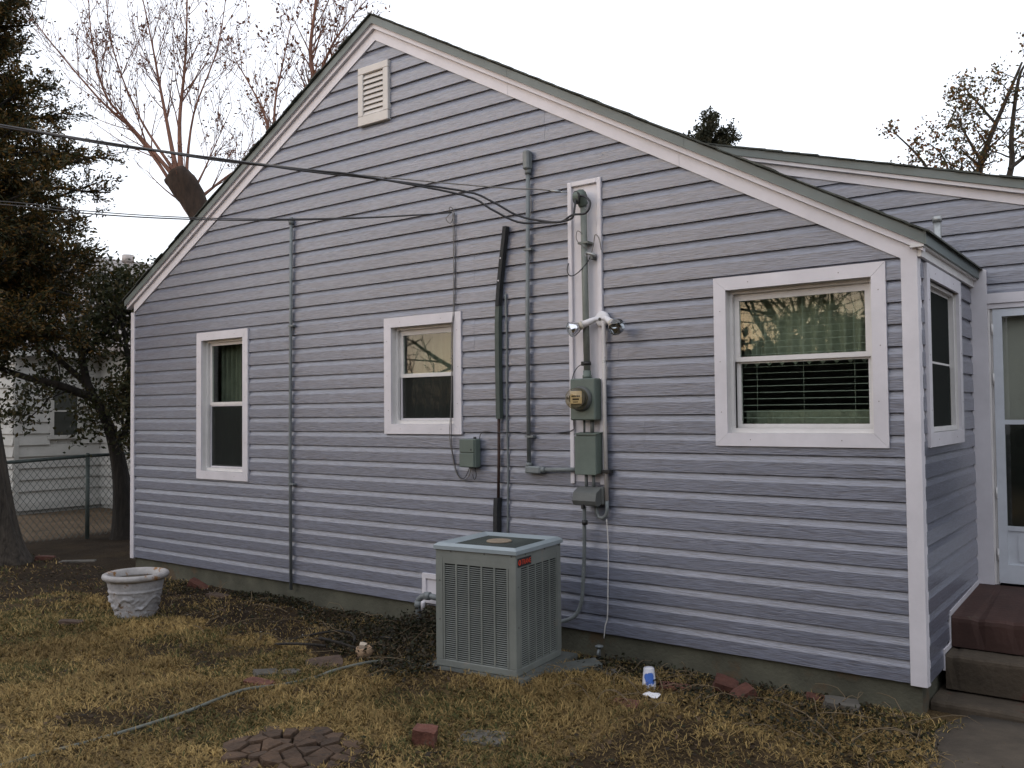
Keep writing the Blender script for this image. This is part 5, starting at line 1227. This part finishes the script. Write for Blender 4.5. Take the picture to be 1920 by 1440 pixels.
# lopped bare tree with a thick cut stub and many upright shoots
bt = thing('bare_tree', (-12.5, 4.3, G), 'lopped leafless tree with cut stub and long shoots behind roof', 'tree')
mb = MB(); trk = smooth_path([(-12.3, 4.5, G-.1), (-12.4, 4.4, 2.0), (-12.53, 4.3, 3.7), (-12.66, 4.17, 4.62), (-12.86, 4.0, 5.25), (-13.02, 3.86, 5.66), (-13.16, 3.74, 5.93)], 4)
m_bark_s = mat('stub_bark', (0.036, 0.022, 0.015), 0.95, 0.4, 6, 1.0, 18, stretch=(2, 2, 0.7))
vs_ = []; seg = 16
for i, p in enumerate(trk):
    r_ = 0.255-0.0025*i
    for k in range(seg):
        a = 2*math.pi*k/seg; q = r_*(1+0.11*math.sin(a*3+i*.4)+0.07*math.sin(a*5-i)+0.05*math.sin(a*8+i*1.7))*(1.0+0.16*math.exp(-((i-len(trk)+4)/2.0)**2))
        vs_.append((p.x+q*math.cos(a)*0.95+q*0.28*math.sin(a)*0, p.y+q*math.sin(a)*.95, p.z+(0.55*q*math.cos(a)+.30*q*math.sin(a))*(i/len(trk))))
fs = [(i*seg+k, i*seg+(k+1) % seg, (i+1)*seg+(k+1) % seg, (i+1)*seg+k) for i in range(len(trk)-1) for k in range(seg)]+[tuple((len(trk)-1)*seg+k for k in range(seg))]
mb.add(vs_, fs, True); mb.build('trunk', m_bark_s, bt)
mb = MB(); tips = []; rr = random.Random(9)
for path, r0, nk in (([(-12.84, 4.02, 4.95), (-13.05, 3.85, 5.3), (-13.4, 3.57, 6.07), (-13.84, 3.21, 6.8), (-14.21, 2.91, 7.24), (-14.73, 2.49, 8.02), (-15.18, 2.14, 8.75)], 0.042, 26),
                 ([(-13.15, 3.76, 5.8), (-13.5, 3.46, 6.36), (-13.88, 3.18, 6.9), (-14.17, 2.93, 7.43), (-14.33, 2.77, 8.49), (-14.36, 2.73, 9.6)], 0.036, 24),
                 ([(-13.15, 3.76, 5.85), (-13.28, 3.62, 6.89), (-13.37, 3.52, 7.61), (-13.45, 3.43, 8.29), (-13.65, 3.25, 9.6)], 0.038, 24),
                 ([(-13.10, 3.80, 5.85), (-13.09, 3.76, 6.84), (-13.0, 3.79, 7.71), (-12.94, 3.8, 8.48), (-12.9, 3.79, 9.9)], 0.042, 26),
                 ([(-12.95, 3.90, 5.5), (-12.76, 4.04, 5.97), (-12.58, 4.16, 6.45), (-12.3, 4.3, 7.1)], 0.022, 12),
                 ([(-12.90, 3.95, 5.4), (-12.48, 4.26, 5.82), (-12.12, 4.51, 6.14), (-11.7, 4.8, 6.7)], 0.026, 13),
                 ([(-12.85, 4.0, 5.35), (-12.52, 4.24, 5.47), (-12.32, 4.38, 5.68), (-12.0, 4.6, 6.2)], 0.026, 9),
                 ([(-13.1, 3.8, 5.8), (-13.6, 3.3, 6.9), (-14.0, 3.0, 8.2), (-14.1, 2.9, 9.4)], 0.024, 16),
                 ([(-13.05, 3.85, 5.7), (-12.95, 3.95, 7.0), (-12.6, 4.2, 8.2), (-12.4, 4.3, 9.5)], 0.024, 16)):
    pp = smooth_path(path, 5); N = len(pp)
    mb.tube(pp, [max(0.006, r0*(1-0.85*i/N))+0.035*math.exp(-i/1.4) for i in range(N)], 6, cap=False)
    for k in range(nk):
        i = rr.randrange(int(N*.22), N); ax = (pp[i]-pp[i-1]).normalized()
        side = ax.cross(Vector((rr.uniform(-1, 1), rr.uniform(-1, 1), rr.uniform(-.4, .4)))).normalized()
        grow(mb, pp[i], ax*0.75+side*rr.uniform(.35, .8)+Vector((0, 0, .2)), rr.uniform(0.5, 1.25), max(0.007, r0*(1-.85*i/N)*.5), rr, 2, tips, 0.55, 0.25, 3, 3, 0.0042, 0.22)
mb.build('shoots', m_twig, bt)
T = np.array([t[0] for t in tips]); sel = rg.random(len(T)) < 0.26; T = T[sel]; T = np.repeat(T, 2, 0)+rg.normal(scale=0.05, size=(len(T)*2, 3)); n = len(T)
cc = pick([(0.13, 0.05, 0.03), (0.10, 0.05, 0.035), (0.17, 0.075, 0.03), (0.07, 0.05, 0.04)], n, rg)
V, F_, C_ = leaf_cloud(T, rg.uniform(0.04, 0.085, n), 0.5, cc, rg); rawmesh('withered_leaves', V, F_, m_dry, bt, C_)

# second leafless tree farther back, its top beside the ridge
bt2 = thing('bare_tree', (-13.6, 7.1, G), 'slender leafless tree rising left of the roof ridge', 'tree')
mb = MB(); tips = []; rr = random.Random(31)
mb2 = MB(); mb2.tube(smooth_path([(-13.6, 7.1, G-.1), (-13.55, 7.15, 3.0), (-13.6, 7.1, 5.2)], 3), [0.2, 0.19, 0.18, 0.17, 0.16, 0.15, 0.14], 9, cap=False); mb2.build('trunk', m_bark_s, bt2)
for path, r0, nk in (([(-13.6, 7.1, 5.0), (-13.44, 7.21, 7.46), (-13.43, 7.18, 8.61), (-13.46, 7.12, 9.41), (-13.34, 7.17, 10.43), (-13.25, 7.2, 11.6)], 0.075, 30),
                 ([(-13.43, 7.19, 8.5), (-13.12, 7.38, 9.4), (-12.83, 7.57, 9.91), (-12.43, 7.85, 10.5)], 0.034, 16),
                 ([(-13.44, 7.2, 8.3), (-13.2, 7.3, 8.95), (-12.93, 7.52, 9.34), (-12.56, 7.78, 9.74)], 0.024, 10),
                 ([(-13.6, 7.1, 5.0), (-14.11, 6.75, 6.67), (-14.26, 6.59, 7.82), (-14.43, 6.44, 8.39), (-14.78, 6.16, 9.2)], 0.045, 18),
                 ([(-13.6, 7.1, 5.2), (-14.10, 6.74, 7.01), (-14.11, 6.69, 8.16), (-13.95, 6.77, 9.07), (-13.79, 6.86, 9.9)], 0.04, 16)):
    pp = smooth_path(path, 5); N = len(pp); mb.tube(pp, [max(0.007, r0*(1-0.8*i/N)) for i in range(N)], 6, cap=False)
    for k in range(nk):
        i = rr.randrange(int(N*.3), N); ax = (pp[i]-pp[i-1]).normalized(); side = ax.cross(Vector((rr.uniform(-1, 1), rr.uniform(-1, 1), rr.uniform(-.4, .4)))).normalized()
        grow(mb, pp[i], ax*0.7+side*rr.uniform(.4, .9)+Vector((0, 0, .2)), rr.uniform(0.5, 1.2), max(0.008, r0*(1-.8*i/N)*.5), rr, 2, tips, 0.55, 0.25, 3, 3, 0.0045, 0.22)
mb.build('branches', m_twig, bt2)
T = np.array([t[0] for t in tips]); T = T[rg.random(len(T)) < 0.26]; T = np.repeat(T, 2, 0)+rg.normal(scale=0.06, size=(len(T)*2, 3)); n = len(T)
cc = pick([(0.13, 0.05, 0.03), (0.10, 0.05, 0.035), (0.17, 0.075, 0.03)], n, rg)
V, F_, C_ = leaf_cloud(T, rg.uniform(0.06, 0.12, n), 0.55, cc, rg); rawmesh('withered_leaves', V, F_, m_dry, bt2, C_)

# autumn tree behind the rear roof at the right edge
def leafy(name, loc, label, paths, seed, leafn, cols, lsize, kids, sub_len, seg0=7, jit=0.16, keep=0.7):
    t = thing(name, loc, label, 'tree'); mb = MB(); tips = []; rr = random.Random(seed); rgl = np.random.default_rng(seed); tr = MB(); tr.tube([(loc[0], loc[1], G-.1), (loc[0]+.1, loc[1], (paths[0][0][0][2])*0.5), paths[0][0][0]], [0.22, 0.18, 0.13], 9, cap=False); tr.build('trunk', m_bark, t)
    for path, r0 in paths:
        pp = smooth_path(path, 5); N = len(pp); mb.tube(pp, [max(0.012, r0*(1-0.8*i/N)) for i in range(N)], seg0, cap=False)
        for k in range(kids):
            i = rr.randrange(int(N*.2), N); ax = (pp[i]-pp[i-1]).normalized(); side = ax.cross(Vector((rr.uniform(-1, 1), rr.uniform(-1, 1), rr.uniform(-.6, .6)))).normalized()
            grow(mb, pp[i], ax*0.5+side, rr.uniform(*sub_len), max(0.01, r0*(1-.8*i/N)*.45), rr, 1, tips, 0.8, 0.1, 3, 4, 0.006, 0.3)
    mb.build('branches', m_bark, t)
    T = np.array([q[0] for q in tips]); T = T[rgl.random(len(T)) < keep]; P_ = np.repeat(T, leafn, 0)+rgl.normal(scale=jit, size=(len(T)*leafn, 3)); n = len(P_)
    V, F_, C_ = leaf_cloud(P_, rgl.uniform(*lsize, n), 0.6, pick(cols, n, rgl), rgl); rawmesh('crown', V, F_, m_dry, t, C_)
    return t
AUT = [(0.16, 0.075, 0.02), (0.11, 0.065, 0.02), (0.07, 0.06, 0.022), (0.045, 0.05, 0.02)]
leafy('autumn_tree', (-2.9, 21.3, G), 'tall autumn tree with orange green leaves behind the rear roof', [
    ([(-3.1, 21.1, 5.6), (-2.88, 21.28, 7.84), (-2.66, 21.41, 8.7), (-2.24, 21.67, 9.85), (-1.85, 21.91, 10.9)], 0.12),
    ([(-2.95, 21.2, 6.0), (-2.21, 21.78, 7.83), (-2.13, 21.79, 8.98), (-1.94, 21.88, 10.43), (-1.75, 22.0, 10.9)], 0.10),
    ([(-2.8, 21.3, 8.2), (-3.1, 21.0, 8.9), (-3.3, 20.9, 9.4)], 0.05), ([(-2.5, 21.5, 9.3), (-2.9, 21.2, 9.9), (-3.1, 21.0, 10.2)], 0.04),
    ([(-2.2, 21.7, 8.0), (-1.4, 22.2, 8.8), (-1.0, 22.4, 9.6)], 0.06), ([(-2.9, 21.2, 7.0), (-3.3, 20.9, 7.6), (-3.2, 20.9, 8.2)], 0.05)], 41, 9, AUT, (0.07, 0.13), 15, (0.4, 0.9), jit=0.13, keep=0.55)
leafy('autumn_tree', (-3.8, 20.6, G), 'low orange brown tree peeking above the rear roof', [
    ([(-3.75, 20.65, 5.6), (-3.82, 20.61, 7.27), (-3.97, 20.46, 8.0), (-4.25, 20.24, 8.5), (-4.65, 19.9, 9.0)], 0.07),
    ([(-3.75, 20.65, 6.0), (-3.70, 20.69, 7.27), (-3.54, 20.79, 7.92), (-3.67, 20.67, 8.43), (-3.95, 20.45, 8.75)], 0.05),
    ([(-3.8, 20.6, 6.8), (-4.3, 20.2, 7.6), (-4.6, 20.0, 8.0)], 0.04)], 43, 10, [(0.17, 0.07, 0.025), (0.13, 0.065, 0.025), (0.06, 0.055, 0.02)], (0.07, 0.13), 8, (0.3, 0.6), jit=0.10, keep=0.6)
leafy('evergreen_tree', (-8.7, 16.9, G), 'dark evergreen treetop peeking over the gable roof', [
    ([(-8.72, 16.9, 6.5), (-8.72, 16.92, 8.4), (-8.70, 16.9, 9.1), (-8.69, 16.9, 9.45)], 0.06),
    ([(-8.72, 16.9, 7.8), (-8.95, 16.7, 8.5), (-9.02, 16.66, 8.85)], 0.03), ([(-8.72, 16.9, 7.8), (-8.48, 17.08, 8.5), (-8.38, 17.16, 8.9)], 0.03)], 47, 26,
    [(0.035, 0.038, 0.022), (0.05, 0.045, 0.025), (0.028, 0.032, 0.018)], (0.06, 0.11), 12, (0.18, 0.4), jit=0.07, keep=0.85)

# ------------------------------------------------------------------ trees and shrubs across the yard, mirrored in the windows; tall evergreens also block low light
rgs = np.random.default_rng(77); first = None
for k, (x, y, s_, hz) in enumerate(((-22, -9, 1.5, 2.0), (-19.5, -11, 1.4, 1.9), (-17, -12.6, 1.1, 0.8), (-14.5, -13.4, 1.0, 0.75), (-12, -13.8, 1.05, 0.8), (-9.3, -14, 1.1, 1.5), (-7, -14.2, 1.3, 1.25), (-4.6, -14.4, 1.4, 1.45), (-2.2, -14.6, 1.3, 1.55),
        (0.2, -14.4, 1.4, 2.0), (2.6, -14.3, 1.4, 2.1), (5, -14.2, 1.4, 2.0), (7.5, -13.5, 1.4, 2.1), (9.5, -11.5, 1.4, 2.2), (11, -9, 1.4, 2.1), (11.8, -6, 1.4, 2.2), (12, -3, 1.4, 2.2))):
    low = hz < 1  # tall ones, out of view, raised and added at right to cut low skylight
    lab = 'low dark shrub across the yard mirrored in the small window' if low else 'tall dark evergreen added across the yard for reflections and to block low light'
    grp = 'low shrubs mirrored in the small window' if low else 'evergreens added for reflections and to block low light'
    if first is None:
        first = thing('evergreen_tree', (x, y, G), lab, 'tree', grp)
        n = 9000; q = rgs.normal(size=(n, 3)); q = unit(q)*(rgs.random((n, 1))**0.4); lump_ = 1+0.25*np.sin(q[:, :1]*6)*np.cos(q[:, 1:2]*5)
        P_ = np.concatenate([q[:, :2]*1.75*lump_, 1.25+q[:, 2:]*1.35*lump_], 1)+np.array([x, y, G])
        V, F_, C_ = leaf_cloud(P_, rgs.uniform(0.12, 0.28, n), 0.5, pick([(0.022, 0.026, 0.012), (0.035, 0.035, 0.016), (0.05, 0.038, 0.02)], n, rgs), rgs); crown_ = rawmesh('crown', V, F_, m_leaf, first, C_)
        mb = MB(); mb.tube([(x, y, G-.1), (x+.05, y, 0.6), (x, y+.05, 1.6)], [0.09, 0.07, 0.03], 7); stem_ = mb.build('trunk', m_bark_d, first); first.scale = (s_, s_, hz)
    else:
        r_ = first.copy(); COL.objects.link(r_); r_.location = (x, y, G); r_.rotation_euler = (0, 0, k*1.3); r_.scale = (s_, s_, hz); r_.name = 'evergreen_shrub' if low else 'evergreen_tree'
        tag(r_, lab, 'shrub' if low else 'tree', grp)
        for ch in (crown_, stem_):
            c = ch.copy(); COL.objects.link(c); c.parent = r_
def mirror_tree(loc, label, seed, limbs, hh):
    t = thing('bare_tree', loc, label, 'tree'); rr = random.Random(seed); mb = MB(); x, y, z = loc
    mb.tube(smooth_path([(x, y, z-.1), (x+.1, y, z+hh*.5), (x, y+.1, z+hh)], 4), [0.22-.008*i for i in range(9)], 9, cap=False); mb.build('trunk', m_bark_d, t)
    mb = MB(); tips = []
    for k in range(limbs):
        a = 2*math.pi*k/limbs+rr.uniform(-.3, .3); h = z+hh*rr.uniform(.55, 1.0)
        grow(mb, (x, y, h), (math.cos(a), math.sin(a), rr.uniform(.05, .9)), rr.uniform(2.6, 4.2), 0.085, rr, 3, tips, 0.75, 0.12, 5, 6, 0.007, 0.3)
    mb.build('branches', m_bark_d, t)
mirror_tree((-9.6, -9.8, G), 'bare tree across the yard mirrored in the small window', 3, 7, 2.4)
mirror_tree((-3.9, -11.0, G), 'tangled bare tree across the yard mirrored in the wide window', 8, 13, 2.2)
mirror_tree((-2.3, -11.6, G), 'second tangled bare tree mirrored at the right of the wide window', 12, 10, 2.4)

# ------------------------------------------------------------------ dead grass, litter, weeds
rg = np.random.default_rng(101)
def inview(x, y, m=0.45):
    d = np.stack([x-1.136, y+5.395, np.full_like(x, G)-1.542], -1)
    f_ = d@np.array(fw); u = 1661.4*(d@np.array(r2))/f_/960; v = 1661.4*(d@np.array(u2))/f_/960
    return (f_ > 0.5) & (np.abs(u) < 1+m) & (np.abs(v) < 0.75+m), f_
def zone(x, y):
    """(grass density, weed density) at a point of the yard"""
    edge = (hnoise(x, y, 0.7, 5)-0.5)*0.7+(hnoise(x, y, 0.2, 6)-0.5)*0.3
    dirt = (y > -1.0+edge*0.9) & (x < -3.4)
    bed = (y > -0.42+edge*0.35) & (x >= -3.4)
    weed = ((x+3.45)/0.95)**2+((y+0.62)/0.55)**2+edge*0.8 < 1
    trees = (x < -7.6) & (y > -1.9+edge)
    g = np.where(dirt, 0.05+0.10*(hnoise(x, y, 0.25, 8) > 0.62), 1.0); g = np.where(bed, 0.42, g); g = np.where(weed, 0.12, g); g = np.where(trees, np.minimum(g, 0.10), g)
    patch = hnoise(x, y, 0.55, 9)*0.6+hnoise(x, y, 0.17, 10)*0.4
    g = g*np.clip((patch-0.20)*2.6, 0.12, 1.0)
    return g, weed
gg, _w = zone(XX.ravel(), YY.ravel()); gg = np.clip(gg*1.3, 0, 1)[:, None]
gcol = np.array([0.030, 0.020, 0.012])*(1-gg)+np.array([0.155, 0.108, 0.055])*gg
gcol = np.where((XX.ravel() < -11.5)[:, None], np.array([0.135, 0.098, 0.066]), gcol)       # dry bare dirt of the neighbour's yard
ga = ground.data.color_attributes.new('tint', 'FLOAT_COLOR', 'POINT'); g4 = np.ones((len(gcol), 4), dtype=np.float32); g4[:, :3] = gcol; ga.data.foreach_set('color', g4.ravel())
def blocked(x, y):
    b = ((x+6.08)**2+(y+1.16)**2 < 0.155**2) | ((((x+2.48)/0.30)**2+((y+2.42)/0.22)**2 < 1) & (rg.random(x.shape) < 0.97))
    lx = (x+2.746)*ca+(y+1.025)*sa; ly = -(x+2.746)*sa+(y+1.025)*ca
    b |= (lx > -0.02) & (lx < AW+.02) & (ly > -0.02) & (ly < AD+.02)
    b |= (lx > -0.06) & (lx < 0.70) & (ly > -0.03) & (ly < 0.70) & (rg.random(x.shape) < 0.8)
    b |= (y > -0.02) | ((x > 0.19+0.06*np.sin(y*5)) & (rg.random(x.shape) < 0.985)) | ((x > -0.03) & (y > 0.14))
    return b
def grass(name, n, x0, x1, y0, y1, hmin, hmax, wd, label):
    x = rg.uniform(x0, x1, n); y = rg.uniform(y0, y1, n)
    # blades gather in tufts
    tx = x+rg.normal(scale=0.012, size=n); ty = y+rg.normal(scale=0.012, size=n)
    cellx = np.floor(tx/0.05); celly = np.floor(ty/0.05); hx = hnoise(cellx*7.3, celly*5.1, 1.0, 3); hy = hnoise(cellx*3.7+9, celly*8.9, 1.0, 4)
    pull = 0.55; x = tx*(1-pull)+((cellx+hx)*0.05)*pull; y = ty*(1-pull)+((celly+hy)*0.05)*pull
    ok, dist = inview(x, y); g, wz = zone(x, y)
    keep = ok & (rg.random(n) < g) & ~blocked(x, y)
    x, y = x[keep], y[keep]; m = len(x); z = gz(x, y)
    tall = hnoise(x, y, 0.35, 12)
    h = rg.uniform(hmin, hmax, m)*(0.55+0.9*tall); az = rg.uniform(0, 2*np.pi, m)
    # tuft-wise lean so that the mat looks combed and matted
    taz = hnoise(np.floor(x/0.07)*3.1, np.floor(y/0.07)*4.7, 1.0, 15)*2*np.pi+hnoise(x, y, 0.6, 16)*3
    az = np.where(rg.random(m) < 0.6, taz+rg.normal(scale=0.6, size=m), az); lean = rg.uniform(0.55, 1.62, m)
    dx, dy = np.cos(az), np.sin(az); sx, sy = -dy, dx; w = wd*rg.uniform(0.6, 1.3, m)
    def pt(t, curl): 
        a = lean*curl; return np.stack([x+dx*h*t*np.sin(a), y+dy*h*t*np.sin(a), z+h*t*np.cos(a)*0.9+0.002], -1)
    p0, p1, p2 = pt(0, 1), pt(0.55, 0.75), pt(1.0, 1.12); s = np.stack([sx, sy, np.zeros(m)], -1)
    V = np.stack([p0-s*w[:, None]*.5, p0+s*w[:, None]*.5, p1+s*w[:, None]*.45, p1-s*w[:, None]*.45, p2], 1).reshape(-1, 3)
    b = np.arange(m)[:, None]*5
    T = np.concatenate([b+np.array([[0, 1, 2]]), b+np.array([[0, 2, 3]]), b+np.array([[3, 2, 4]])], 0)
    mix = np.clip(hnoise(x, y, 0.45, 20)*0.55+hnoise(x, y, 0.12, 21)*0.3+rg.random(m)*0.35-0.1, 0, 1)[:, None]
    straw = np.array([0.43, 0.30, 0.120])*rg.uniform(0.55, 1.4, (m, 1)); brown = np.array([0.125, 0.082, 0.034]); green = np.array([0.062, 0.064, 0.024])
    c = brown*(1-mix)+straw*mix; gm = (hnoise(x, y, 0.5, 25) > 0.52) & (rg.random(m) < 0.42) | (rg.random(m) < 0.07); c[gm] = green*rg.uniform(0.7, 1.6, (gm.sum(), 1))
    o = rawmesh(name, V, T, m_grass, col=np.repeat(c, 5, 0)); tag(o, label, 'grass', kind='stuff'); return m
m_grass = leaf_mat('dead_grass', 0.85, 0.12, 0.15)
ng = grass('dead_grass', 560000, -7.2, 0.6, -4.6, 0.0, 0.018, 0.068, 0.0044, 'matted straw coloured dead grass over the front yard')
ng2 = grass('dead_grass', 130000, -13.5, -6.0, -4.0, 3.0, 0.03, 0.07, 0.008, 'thin dead grass in the far left of the yard')
# dead leaves and litter on the soil
n = 15000; x = rg.uniform(-10.5, 0.5, n); y = rg.uniform(-3.0, 1.0, n); ok, _ = inview(x, y); g, wz = zone(x, y)
k = ok & (rg.random(n) < np.where(g < 0.4, 0.75, 0.10)) & ~blocked(x, y); x, y = x[k], y[k]; n = len(x)
P_ = np.stack([x, y, gz(x, y)+rg.uniform(0.003, 0.02, n)], -1); D_ = np.stack([rg.normal(size=n), rg.normal(size=n), rg.normal(size=n)*0.25], -1)
cc = pick([(0.055, 0.036, 0.022), (0.085, 0.055, 0.032), (0.04, 0.03, 0.02), (0.13, 0.085, 0.05), (0.03, 0.034, 0.016)], n, rg)
a = unit(D_); b = unit(np.cross(a, np.array([0, 0, 1.0])+rg.normal(scale=.35, size=(n, 3)))); s_ = rg.uniform(0.015, 0.045, n)[:, None]
V = np.stack([P_, P_+a*s_*.5+b*s_*.32, P_+a*s_+np.array([0, 0, .004]), P_+a*s_*.5-b*s_*.32], 1).reshape(-1, 3)
o = rawmesh('leaf_litter', V, np.arange(4*n).reshape(n, 4), m_dry, col=np.repeat(cc, 4, 0)); tag(o, 'dead brown leaves scattered on the soil along the wall', 'leaves', kind='stuff')
# pale gravel flecks
n = 420; x = np.concatenate([rg.uniform(-7.5, -3.6, 300), rg.uniform(-2.2, 0.3, 120)]); y = np.concatenate([rg.uniform(-0.95, 0, 300), rg.uniform(-0.6, -0.03, 120)]); r_ = rg.uniform(0.003, 0.010, n)
oct_ = np.array([(1, 0, 0), (-1, 0, 0), (0, 1, 0), (0, -1, 0), (0, 0, .7), (0, 0, -.7)]); of = np.array([(0, 2, 4), (2, 1, 4), (1, 3, 4), (3, 0, 4), (2, 0, 5), (1, 2, 5), (3, 1, 5), (0, 3, 5)])
V = (np.stack([x, y, gz(x, y)+.003], -1)[:, None]+oct_[None]*r_[:, None, None]*rg.uniform(.6, 1.3, (n, 6, 1))).reshape(-1, 3); F_ = (np.arange(n)[:, None, None]*6+of[None]).reshape(-1, 3)
o = rawmesh('gravel', V, F_, m_grass, col=np.repeat(pick([(0.30, 0.28, 0.25), (0.12, 0.10, 0.08), (0.18, 0.15, 0.12)], n, rg), 6, 0)); tag(o, 'small pale pebbles strewn over the bare dirt by the foundation', 'gravel', kind='stuff')
# low dark weeds: left of the air conditioner, along the right foundation and beside the steps
PW = []; DW = []
def weedpatch(cx, cy, rx, ry, n, hmax):
    a = rg.uniform(0, 2*np.pi, n); r_ = np.sqrt(rg.random(n)); x = cx+rx*r_*np.cos(a); y = np.minimum(cy+ry*r_*np.sin(a), -0.03)
    hl = hmax*(0.25+0.75*hnoise(x, y, 0.16, 31)); PW.append(np.stack([x, y, gz(x, y)+rg.random(n)**1.3*hl], -1)); DW.append(np.stack([rg.normal(size=n), rg.normal(size=n), rg.uniform(-.4, .6, n)], -1))
weedpatch(-3.40, -0.55, 0.75, 0.5, 4500, 0.14); weedpatch(-3.35, -0.22, 0.45, 0.22, 3200, 0.24); weedpatch(-4.3, -0.25, 0.7, 0.25, 1700, 0.07); weedpatch(-5.6, -0.10, 0.6, 0.14, 1500, 0.07)
weedpatch(-1.2, -0.18, 1.0, 0.28, 1900, 0.08); weedpatch(-0.25, -0.55, 0.42, 0.38, 1000, 0.07); weedpatch(-1.9, -0.25, 0.25, 0.25, 700, 0.09); weedpatch(-7.1, -0.3, 0.6, 0.25, 1200, 0.06); weedpatch(-2.95, -1.15, 0.25, 0.18, 900, 0.08); weedpatch(-0.8, -0.55, 0.5, 0.25, 600, 0.06)
PW = np.concatenate(PW); DW = np.concatenate(DW); okk = ~blocked(PW[:, 0], PW[:, 1]); PW = PW[okk]; DW = DW[okk]; n = len(PW)
cc = pick([(0.020, 0.023, 0.010), (0.030, 0.026, 0.013), (0.048, 0.034, 0.018), (0.016, 0.014, 0.009), (0.028, 0.032, 0.013), (0.06, 0.042, 0.022)], n, rg)
V, F_, C_ = leaf_cloud(PW, rg.uniform(0.014, 0.038, n), 0.5, cc, rg, unit(DW), 0.8)
o = rawmesh('dark_weeds', V, F_, m_leaf, col=C_); tag(o, 'low dark green weeds along the wall and around the air conditioner', 'weeds', kind='stuff')
# dry vines, stalks and twigs
mb = MB(); rr = random.Random(17)
for k in range(150):
    if k < 55: x, y = rr.uniform(-4.4, -2.7), rr.uniform(-1.3, -0.1)
    elif k < 120: x, y = rr.uniform(-2.0, 0.15), rr.uniform(-0.9, -0.05)
    else: x, y = rr.uniform(-6.5, -4.2), rr.uniform(-1.2, -0.1)
    a = rr.uniform(0, 6.28); ln = rr.uniform(0.10, 0.38); hh = rr.uniform(0.01, 0.10)
    pts = []
    for j in range(6):
        t = j/5; px2 = x+math.cos(a)*ln*t+rr.uniform(-.012, .012); py2 = min(-0.03, y+math.sin(a)*ln*t+rr.uniform(-.012, .012))
        pts.append((px2, py2, gzf(px2, py2)+0.008+hh*math.sin(t*math.pi*rr.uniform(.5, 1))))
    mb.tube(pts, [0.0032, 0.003, 0.0028, 0.0025, 0.002, 0.0012], 4, cap=False)
m_stalk = mat('dry_stalk', (0.15, 0.11, 0.065), 0.9, 0.4, 6)
o = mb.build('dry_stalks', m_stalk); tag(o, 'dry grass stalks and vines tangled along the wall', 'twigs', kind='stuff')
# black dead vine coil in front of the weeds
for q, (cx, cy, r_, lab) in enumerate(((-4.05, -0.92, 0.30, 'dark arching vine runner at the left of the weeds'), (-3.75, -0.80, 0.26, 'dark looped vine runner in the middle of the weeds'))):
    pts = [(cx+r_*math.cos(t)*(1.2), cy+r_*.75*math.sin(t), gzf(cx, cy)+0.03+0.05*math.sin(t*1.5+q)) for t in np.linspace(0.4, 5.6, 16)]
    cable(pts, 0.010, m_bark_d, lab, 'vine_runner', 'vine', sm=3)
